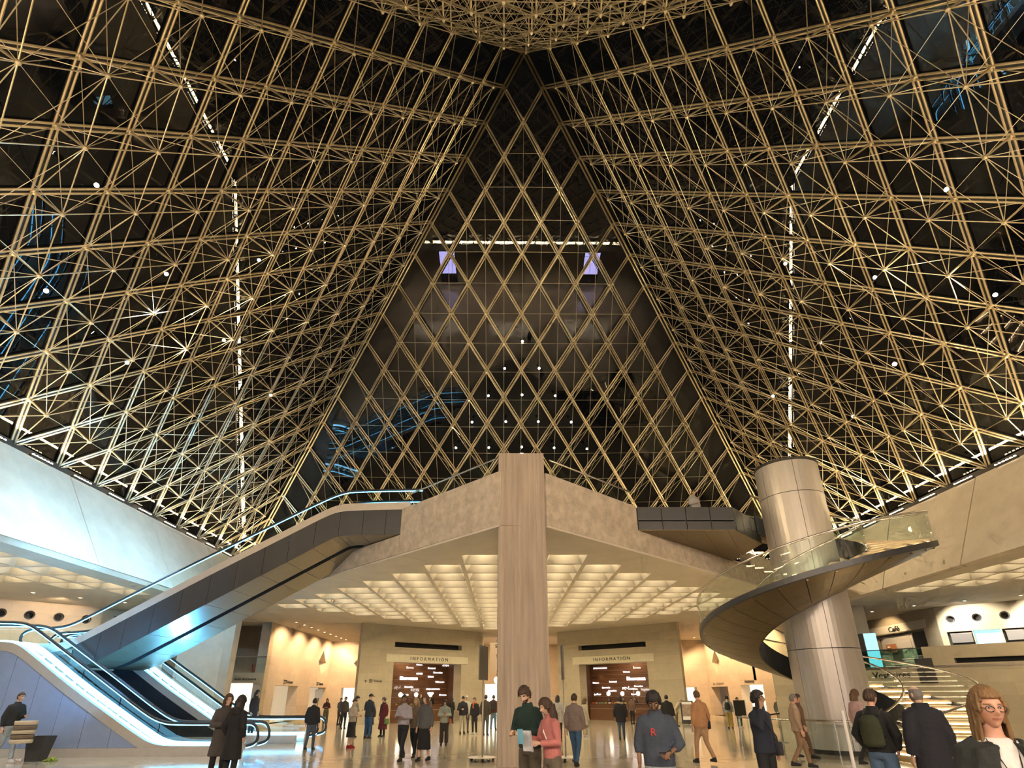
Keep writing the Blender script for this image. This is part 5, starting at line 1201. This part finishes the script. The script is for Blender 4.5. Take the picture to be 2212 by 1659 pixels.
# --- the crowd between the pillar and the walls
FAR = [  # label, x, y, turn, height, options
 ('man in a black jacket standing at the foot of the far escalator', -7.25, 2.6, 175, 1.55, dict(hair=('short', 'black'), top=((.014, .014, .016), 'jacket'), bottom=(.06, .08, .11), legs='step')),
 ('woman in a short dark top and olive trousers by the ticket doors', -11.85, 19.1, 10, 1.50, dict(fem=True, hair=('long', 'brown'), top=((.05, .012, .012), 'crop'), bottom=(.10, .095, .06), arms=('hold', 'hold'), nod=25, wide=.03)),
 ('person in grey with crossed arms at the ticket queue', -11.1, 19.4, 60, 1.52, dict(hair=('short', 'black'), top=((.07, .07, .08), 'jacket'), bottom=(.03, .03, .035), arms=('hold', 'hold'))),
 ('man in a dark brown jacket bending his head in the ticket queue', -9.6, 14.9, 40, 1.60, dict(hair=('short', 'black'), top=((.022, .018, .016), 'jacket'), bottom=BLK, nod=25)),
 ('woman with a beanie in a pale beige top and a black skirt over red boots', -6.1, 3.2, 70, 1.52, dict(fem=True, hair=('beanie', (.05, .045, .03)), top=((.34, .30, .25), 'sweater'), bottom=BLK, skirt=.38, shoes=(.30, .01, .012), arms=('hold', 'hold'))),
 ('slim young man in an open shirt looking down beside the man in the cap', -7.35, 8.3, 80, 1.62, dict(hair=('quiff', 'black'), top=((.16, .16, .12), 'jacket'), bottom=BLK, arms=('hold', 'hold'), nod=28)),
 ('man in a dark cap, dark jacket and bright blue jeans', -6.55, 7.5, 150, 1.70, dict(hair=('cap', (.012, .012, .014)), top=((.022, .028, .034), 'jacket'), bottom=(.02, .07, .16), arms=('hold', 'hold'), turn=-30)),
 ('woman in a long maroon coat with a dark scarf and a small green bag', -6.15, 8.5, -35, 1.56, dict(fem=True, hair=('bun', 'brown'), top=((.10, .010, .014), 'longcoat'), bottom=BLK, bag=('hand', (.10, .16, .05), 1), scarf=(.02, .02, .022))),
 ('person in dark clothes half hidden behind the man in the cap', -6.9, 9.3, 0, 1.45, dict(hair=('short', 'black'), top=((.03, .024, .02), 'coat'), bottom=BLK)),
 ('man in a lilac grey shirt and black trousers walking towards the viewer', -3.7, -.64, -20, 1.64, dict(skin='brown', hair=('short', 'black'), top=((.34, .31, .34), 'shirt'), bottom=BLK, legs='walk', arms=('hold', 'hold'))),
 ('woman with blond hair in a tan jacket walking, behind the woman in black', -3.5, .2, -15, 1.55, dict(fem=True, hair=('bob', 'blond'), top=((.20, .14, .10), 'jacket'), bottom=BLK, legs='walk', arms=('swing', 'back'))),
 ('woman in a long black skirt and grey jacket walking beside the blond woman', -3.1, -.78, -25, 1.62, dict(fem=True, hair=('bob', 'chestnut'), top=((.085, .085, .085), 'jacket'), bottom=(.008, .008, .009), skirt=.30, legs='step')),
 ('woman in a pale green cardigan with an orange bag looking at her phone', -3.06, 4.0, 2, 1.49, dict(fem=True, hair=('bob', 'black'), top=((.30, .34, .30), 'jacket'), bottom=(.045, .035, .033), arms=('hold', 'hold'), nod=26, bag=('shoulder', (.45, .10, .03), 1), wide=.03)),
 ('man in a dark cap and black jacket with pale trousers by the left pylon', -2.86, 10.1, 15, 1.58, dict(hair=('cap', (.01, .01, .011)), top=((.014, .014, .016), 'jacket'), bottom=(.36, .32, .22), arms=('hold', 'down'))),
 ('person in a black jacket with a bright orange lining and white shoes', -2.28, 9.55, -30, 1.53, dict(hair=('short', 'black'), top=((.012, .012, .014), 'jacket'), bottom=(.03, .03, .032), shoes=(.5, .48, .42), scarf=(.62, .13, .02))),
 ('man in a brown jacket standing behind the left sign stand', -1.78, 9.0, 160, 1.64, dict(hair=('short', 'brown'), top=((.055, .042, .028), 'jacket'), bottom=(.09, .085, .07))),
 ('person in a white hooded top behind the orange-lined jacket', -2.75, 10.9, 20, 1.60, dict(hair=('beanie', (.5, .48, .42)), top=((.5, .48, .42), 'jacket'), bottom=GREY)),
 ('person in a maroon jacket and blue jeans with the back turned near the pillar', -1.5, 12.85, 165, 1.63, dict(hair=('short', 'brown'), top=((.06, .016, .014), 'jacket'), bottom=(.10, .17, .22), legs='step', bag=('backpack', (.02, .02, .022)))),
 ('person in black at the left information desk', -4.3, 20.4, 150, 1.50, dict(hair=('bob', 'black'), top=((.014, .012, .012), 'jacket'), bottom=BLK)),
 ('second person in dark clothes at the left information desk', -5.6, 19.2, 140, 1.56, dict(hair=('short', 'chestnut'), top=((.10, .07, .05), 'jacket'), bottom=BLK)),
 ('woman with long dark hair in a black and white striped vest right of the pillar', 1.09, 5.45, 168, 1.60, dict(fem=True, hair=('long', 'black'), top=((.42, .40, .36), 'puffer'), bottom=BLK)),
 ('man in a taupe jacket and blue jeans walking behind the right sign stand', .78, -2.35, 155, 1.64, dict(hair=('short', 'brown'), top=((.19, .145, .125), 'jacket'), bottom=(.035, .085, .17), legs='walk')),
 ('person in a black parka with a fur hood facing the right information desk', 3.58, 5.95, 172, 1.56, dict(hair=('bob', 'black'), top=((.012, .012, .014), 'puffer'), bottom=(.05, .08, .12), fur=True, legs='step')),
 ('woman in a beige shawl and pale trousers near the right information desk', 2.4, 7.5, 120, 1.48, dict(fem=True, hair=('bob', 'chestnut'), top=((.42, .36, .27), 'coat'), bottom=(.30, .27, .18), shoes=(.5, .48, .45))),
 ('man in a black jacket walking away in front of the right pylon', 5.5, 6.2, 160, 1.60, dict(hair=('short', 'black'), top=((.016, .016, .014), 'jacket'), bottom=(.02, .05, .11), legs='walk')),
 ('person in a cream jacket bending forward beside the right pylon', 8.4, 14.9, 60, 1.46, dict(hair=('short', 'grey'), top=((.50, .44, .33), 'jacket'), bottom=(.13, .10, .06), lean=28)),
 ('person in brown leaning at the right information desk', 6.6, 17.6, 130, 1.50, dict(hair=('short', 'brown'), top=((.11, .06, .04), 'jacket'), bottom=BLK)),
 ('tall man in an orange brown coat and trousers with a dark sling bag', 4.1, -1.72, 200, 1.70, dict(skin='rosy', hair=('short', 'chestnut'), top=((.44, .22, .10), 'jacket'), bottom=(.40, .24, .13), legs='walk', bag=('shoulder', (.012, .014, .022), -1))),
 ('teenager in mustard trousers with a dark backpack', 10.4, 12.6, 150, 1.54, dict(hair=('quiff', 'black'), top=((.30, .29, .26), 'jacket'), bottom=(.34, .25, .06), bag=('backpack', (.014, .015, .018)), wide=.03)),
 ('person in a black padded jacket drinking beside the dark notice board', 11.1, 13.1, 10, 1.46, dict(hair=('short', 'black'), top=((.016, .018, .022), 'puffer'), bottom=(.04, .14, .17), shoes=(.55, .52, .48), arms=('chin', 'down'))),
 ('man in a brown suit walking to the right in front of the steel shaft', 7.1, -.9, 75, 1.60, dict(skin='rosy', hair=('short', 'brown'), top=((.15, .085, .05), 'jacket'), bottom=(.13, .075, .042), legs='walk')),
 ('older person in an olive jacket behind the man on the phone', 12.7, 13.9, 100, 1.45, dict(hair=('short', 'grey'), top=((.14, .13, .08), 'jacket'), bottom=GREY)),
 ('second older person in green grey behind the man on the phone', 13.3, 13.3, 120, 1.45, dict(hair=('short', 'grey'), top=((.10, .11, .085), 'jacket'), bottom=GREY)),
 ('woman with auburn hair and a scarf by the brown doorway', 14.6, 15.5, 15, 1.46, dict(fem=True, hair=('long', 'chestnut'), top=((.11, .12, .10), 'coat'), bottom=BLK, scarf=(.16, .17, .14))),
 ('dark-haired woman in a maroon top beside the woman with auburn hair', 15.05, 15.9, -10, 1.44, dict(fem=True, hair=('long', 'black'), top=((.09, .02, .02), 'jacket'), bottom=BLK)),
 ('man in pale brown walking past the glass guard', 6.05, -2.75, 80, 1.60, dict(skin='rosy', hair=('short', 'grey'), top=((.36, .25, .17), 'jacket'), bottom=(.26, .16, .09), legs='walk')),
 ('woman in a pink coat passing in front of the steel shaft', 7.75, -2.5, 95, 1.70, dict(fem=True, skin='rosy', hair=('bob', 'chestnut'), top=((.46, .30, .29), 'coat'), bottom=BLK, legs='walk')),
 ('person in a dark hood riding the far escalator', -10.55, 5.75, 80, 1.60, dict(hair=('bob', 'black'), top=((.012, .012, .015), 'jacket'), bottom=BLK, z=.25)),
 ('person in a white jacket standing on the bridge above', 6.2, 2.2, 20, 1.65, dict(hair=('short', 'black'), top=((.46, .43, .38), 'jacket'), bottom=GREY, z=7.17, arms=('hold', 'down'))),
]
o, t, n, a_ = frame_of(*ILp); 
for lb, s, d, al, opt in (('blond man in a dark suit behind the left information desk', 5.75, 2.1, 0, dict(hair=('short', 'blond'), top=((.03, .035, .03), 'jacket'))), ('man in black behind the left information desk', 6.6, 2.1, 0, dict(hair=('short', 'black'), top=(BLK, 'jacket'))), ('bearded man in a suit at the left end of the left information desk', 3.1, 2.1, 20, dict(hair=('short', 'brown'), top=((.03, .02, .018), 'jacket')))):
    q = o+t*s+n*d; FAR.append((lb, q.x, q.y, math.degrees(a_)+al, 1.70, dict(bottom=BLK, **opt)))
o, t, n, a_ = frame_of(*IRp)
for lb, s, d, al, opt in (('seated dark-haired woman behind the right information desk, leftmost', 2.95, 2.1, 0, dict(fem=True, hair=('long', 'black'), top=(BLK, 'jacket'), h=1.42)), ('woman in black behind the right information desk, near its middle', 4.05, 2.1, 10, dict(fem=True, hair=('bun', 'black'), top=((.02, .01, .01), 'jacket'), h=1.45)),
                           ('grey-haired man in brown behind the right information desk', 6.1, 2.1, 0, dict(hair=('short', 'grey'), top=((.12, .09, .05), 'jacket'), h=1.66)), ('young woman with dark hair behind the right desk beside the disc lamp', 5.0, 2.1, -15, dict(fem=True, hair=('long', 'brown'), top=((.02, .016, .014), 'jacket'), h=1.45))):
    h_ = opt.pop('h'); q = o+t*s+n*d; FAR.append((lb, q.x, q.y, math.degrees(a_)+al, h_, dict(bottom=BLK, **opt)))
for lb, x, y, rz, h_, opt in FAR:
    bg, sc, fur = opt.pop('bag', None), opt.pop('scarf', None), opt.pop('fur', None)
    p = person(lb, x, y, rz, h_, **opt)
    if bg: bag(p, *bg)
    if sc: bag(p, 'scarf', sc)
    if fur: part('fur_hood', remesh(MB().tube([(.12*cos(k*pi/6), .03+.085*sin(k*pi/6), 1.47+.02*sin(k)) for k in range(12)], .045, 8, closed=True), .02, 'fur', 1), p, [cloth((.42, .32, .18))])
# a person sitting on the floor against the cloakroom wall
x0, y0 = 19.6, 4.35
p = empty('person', (x0, y0, 0), rad(-30), 'person in a red and black shirt sitting on the floor against the wall', 'person')
b = MB(); b.loft([ell((0, .06*(.5-z), z), x, y) for z, x, y in ((.04, .17, .13), (.2, .16, .11), (.42, .18, .11), (.52, .16, .085), (.60, .06, .055))]); b.tube([(0, 0, .58), (0, -.02, .70)], .052, 9)
for s in (-1, 1):
    b.tube([(.09*s, -.02, .10), (.13*s, -.42, .22), (.10*s, -.80, .07)], [.085, .06, .042], 10); b.tube([(.165*s, 0, .52), (.24*s, -.12, .30), (.08*s, -.27, .25)], [.05, .042, .03], 8)
me = remesh(b, .025, 'b', 2); hm = headmesh(0, False, False); HM = Matrix.Translation((0, -.04, .78)) @ Matrix.Rotation(rad(20), 4, 'X')
parts = [([tuple(v.co) for v in me.vertices], [tuple(q.vertices) for q in me.polygons], [0]*len(me.polygons)), ([tuple(HM @ V(v)) for v in hm.v], hm.f, hm.m)]
for s in (-1, 1):
    H = handmesh(.8, s, 0); Tm = Matrix.Translation((.075*s, -.28, .25)) @ Matrix.Rotation(rad(70*s), 4, 'Y') @ Matrix.Rotation(rad(-60), 4, 'X'); parts.append(([tuple(Tm @ V(v)) for v in H.v], H.f, [0]*len(H.f)))
part('body', joined(parts).mesh('body', [SKIN['tan'], EYEW, IRIS, LIP, HAIRM['black']], True), p, [SKIN['tan'], EYEW, IRIS, LIP, HAIRM['black']])
b = MB(); b.loft([ell((0, .06*(.5-z), z), x+.02, y+.02) for z, x, y in ((.06, .17, .13), (.2, .16, .11), (.42, .18, .11), (.52, .16, .085), (.585, .06, .055))])
for s in (-1, 1): b.tube([(.16*s, 0, .52), (.24*s, -.12, .30), (.12*s, -.23, .26)], [.068, .058, .046], 9)
part('shirt', remesh(b, .02, 'shirt', 2), p, [cloth((.12, .012, .014))])
b = MB(); b.loft([ell((0, .03, z), x, y) for z, x, y in ((.02, .17, .14), (.12, .18, .14), (.2, .16, .12))])
for s in (-1, 1): b.tube([(.09*s, -.02, .12), (.13*s, -.42, .24), (.10*s, -.76, .10)], [.10, .078, .062], 10)
part('trousers', remesh(b, .02, 'trousers', 2), p, [cloth((.035, .032, .026))])
b = MB()
for s in (-1, 1): b.loft([ell((.10*s, -.84, z), .045, .10, 10) for z in (.0, .04, .09)])
part('shoes', remesh(b, .02, 'shoes', 1), p, [cloth((.5, .48, .45))])
b = hair_mesh('beanie', 0, False, 0, 0, 0); HB = HM @ head_matrix(0, 0).inverted(); b = b.copy(); b.transform(HB); part('cap', b, p, [cloth((.012, .014, .018))])
bpy.data.scenes.remove(TMP)
# ------------------------------------------------------------------ fit the lettering to its measured widths, then make it mesh
bpy.context.view_layer.update()
for o, wd in FIT:
    if o.dimensions.x > 0: o.scale = (wd/o.dimensions.x, min(1.25, max(.8, wd/o.dimensions.x)), 1)
dg_ = bpy.context.evaluated_depsgraph_get()
for o in [o for o in COL.objects if o.type == 'FONT']:
    me = bpy.data.meshes.new_from_object(o.evaluated_get(dg_)); nm = o.name
    n_ = bpy.data.objects.new(nm+'_', me); COL.objects.link(n_); n_.parent = o.parent; n_.location = o.location; n_.rotation_euler = o.rotation_euler; n_.scale = o.scale
    if not me.materials: me.materials.append(o.data.materials[0])
    bpy.data.objects.remove(o); n_.name = nm
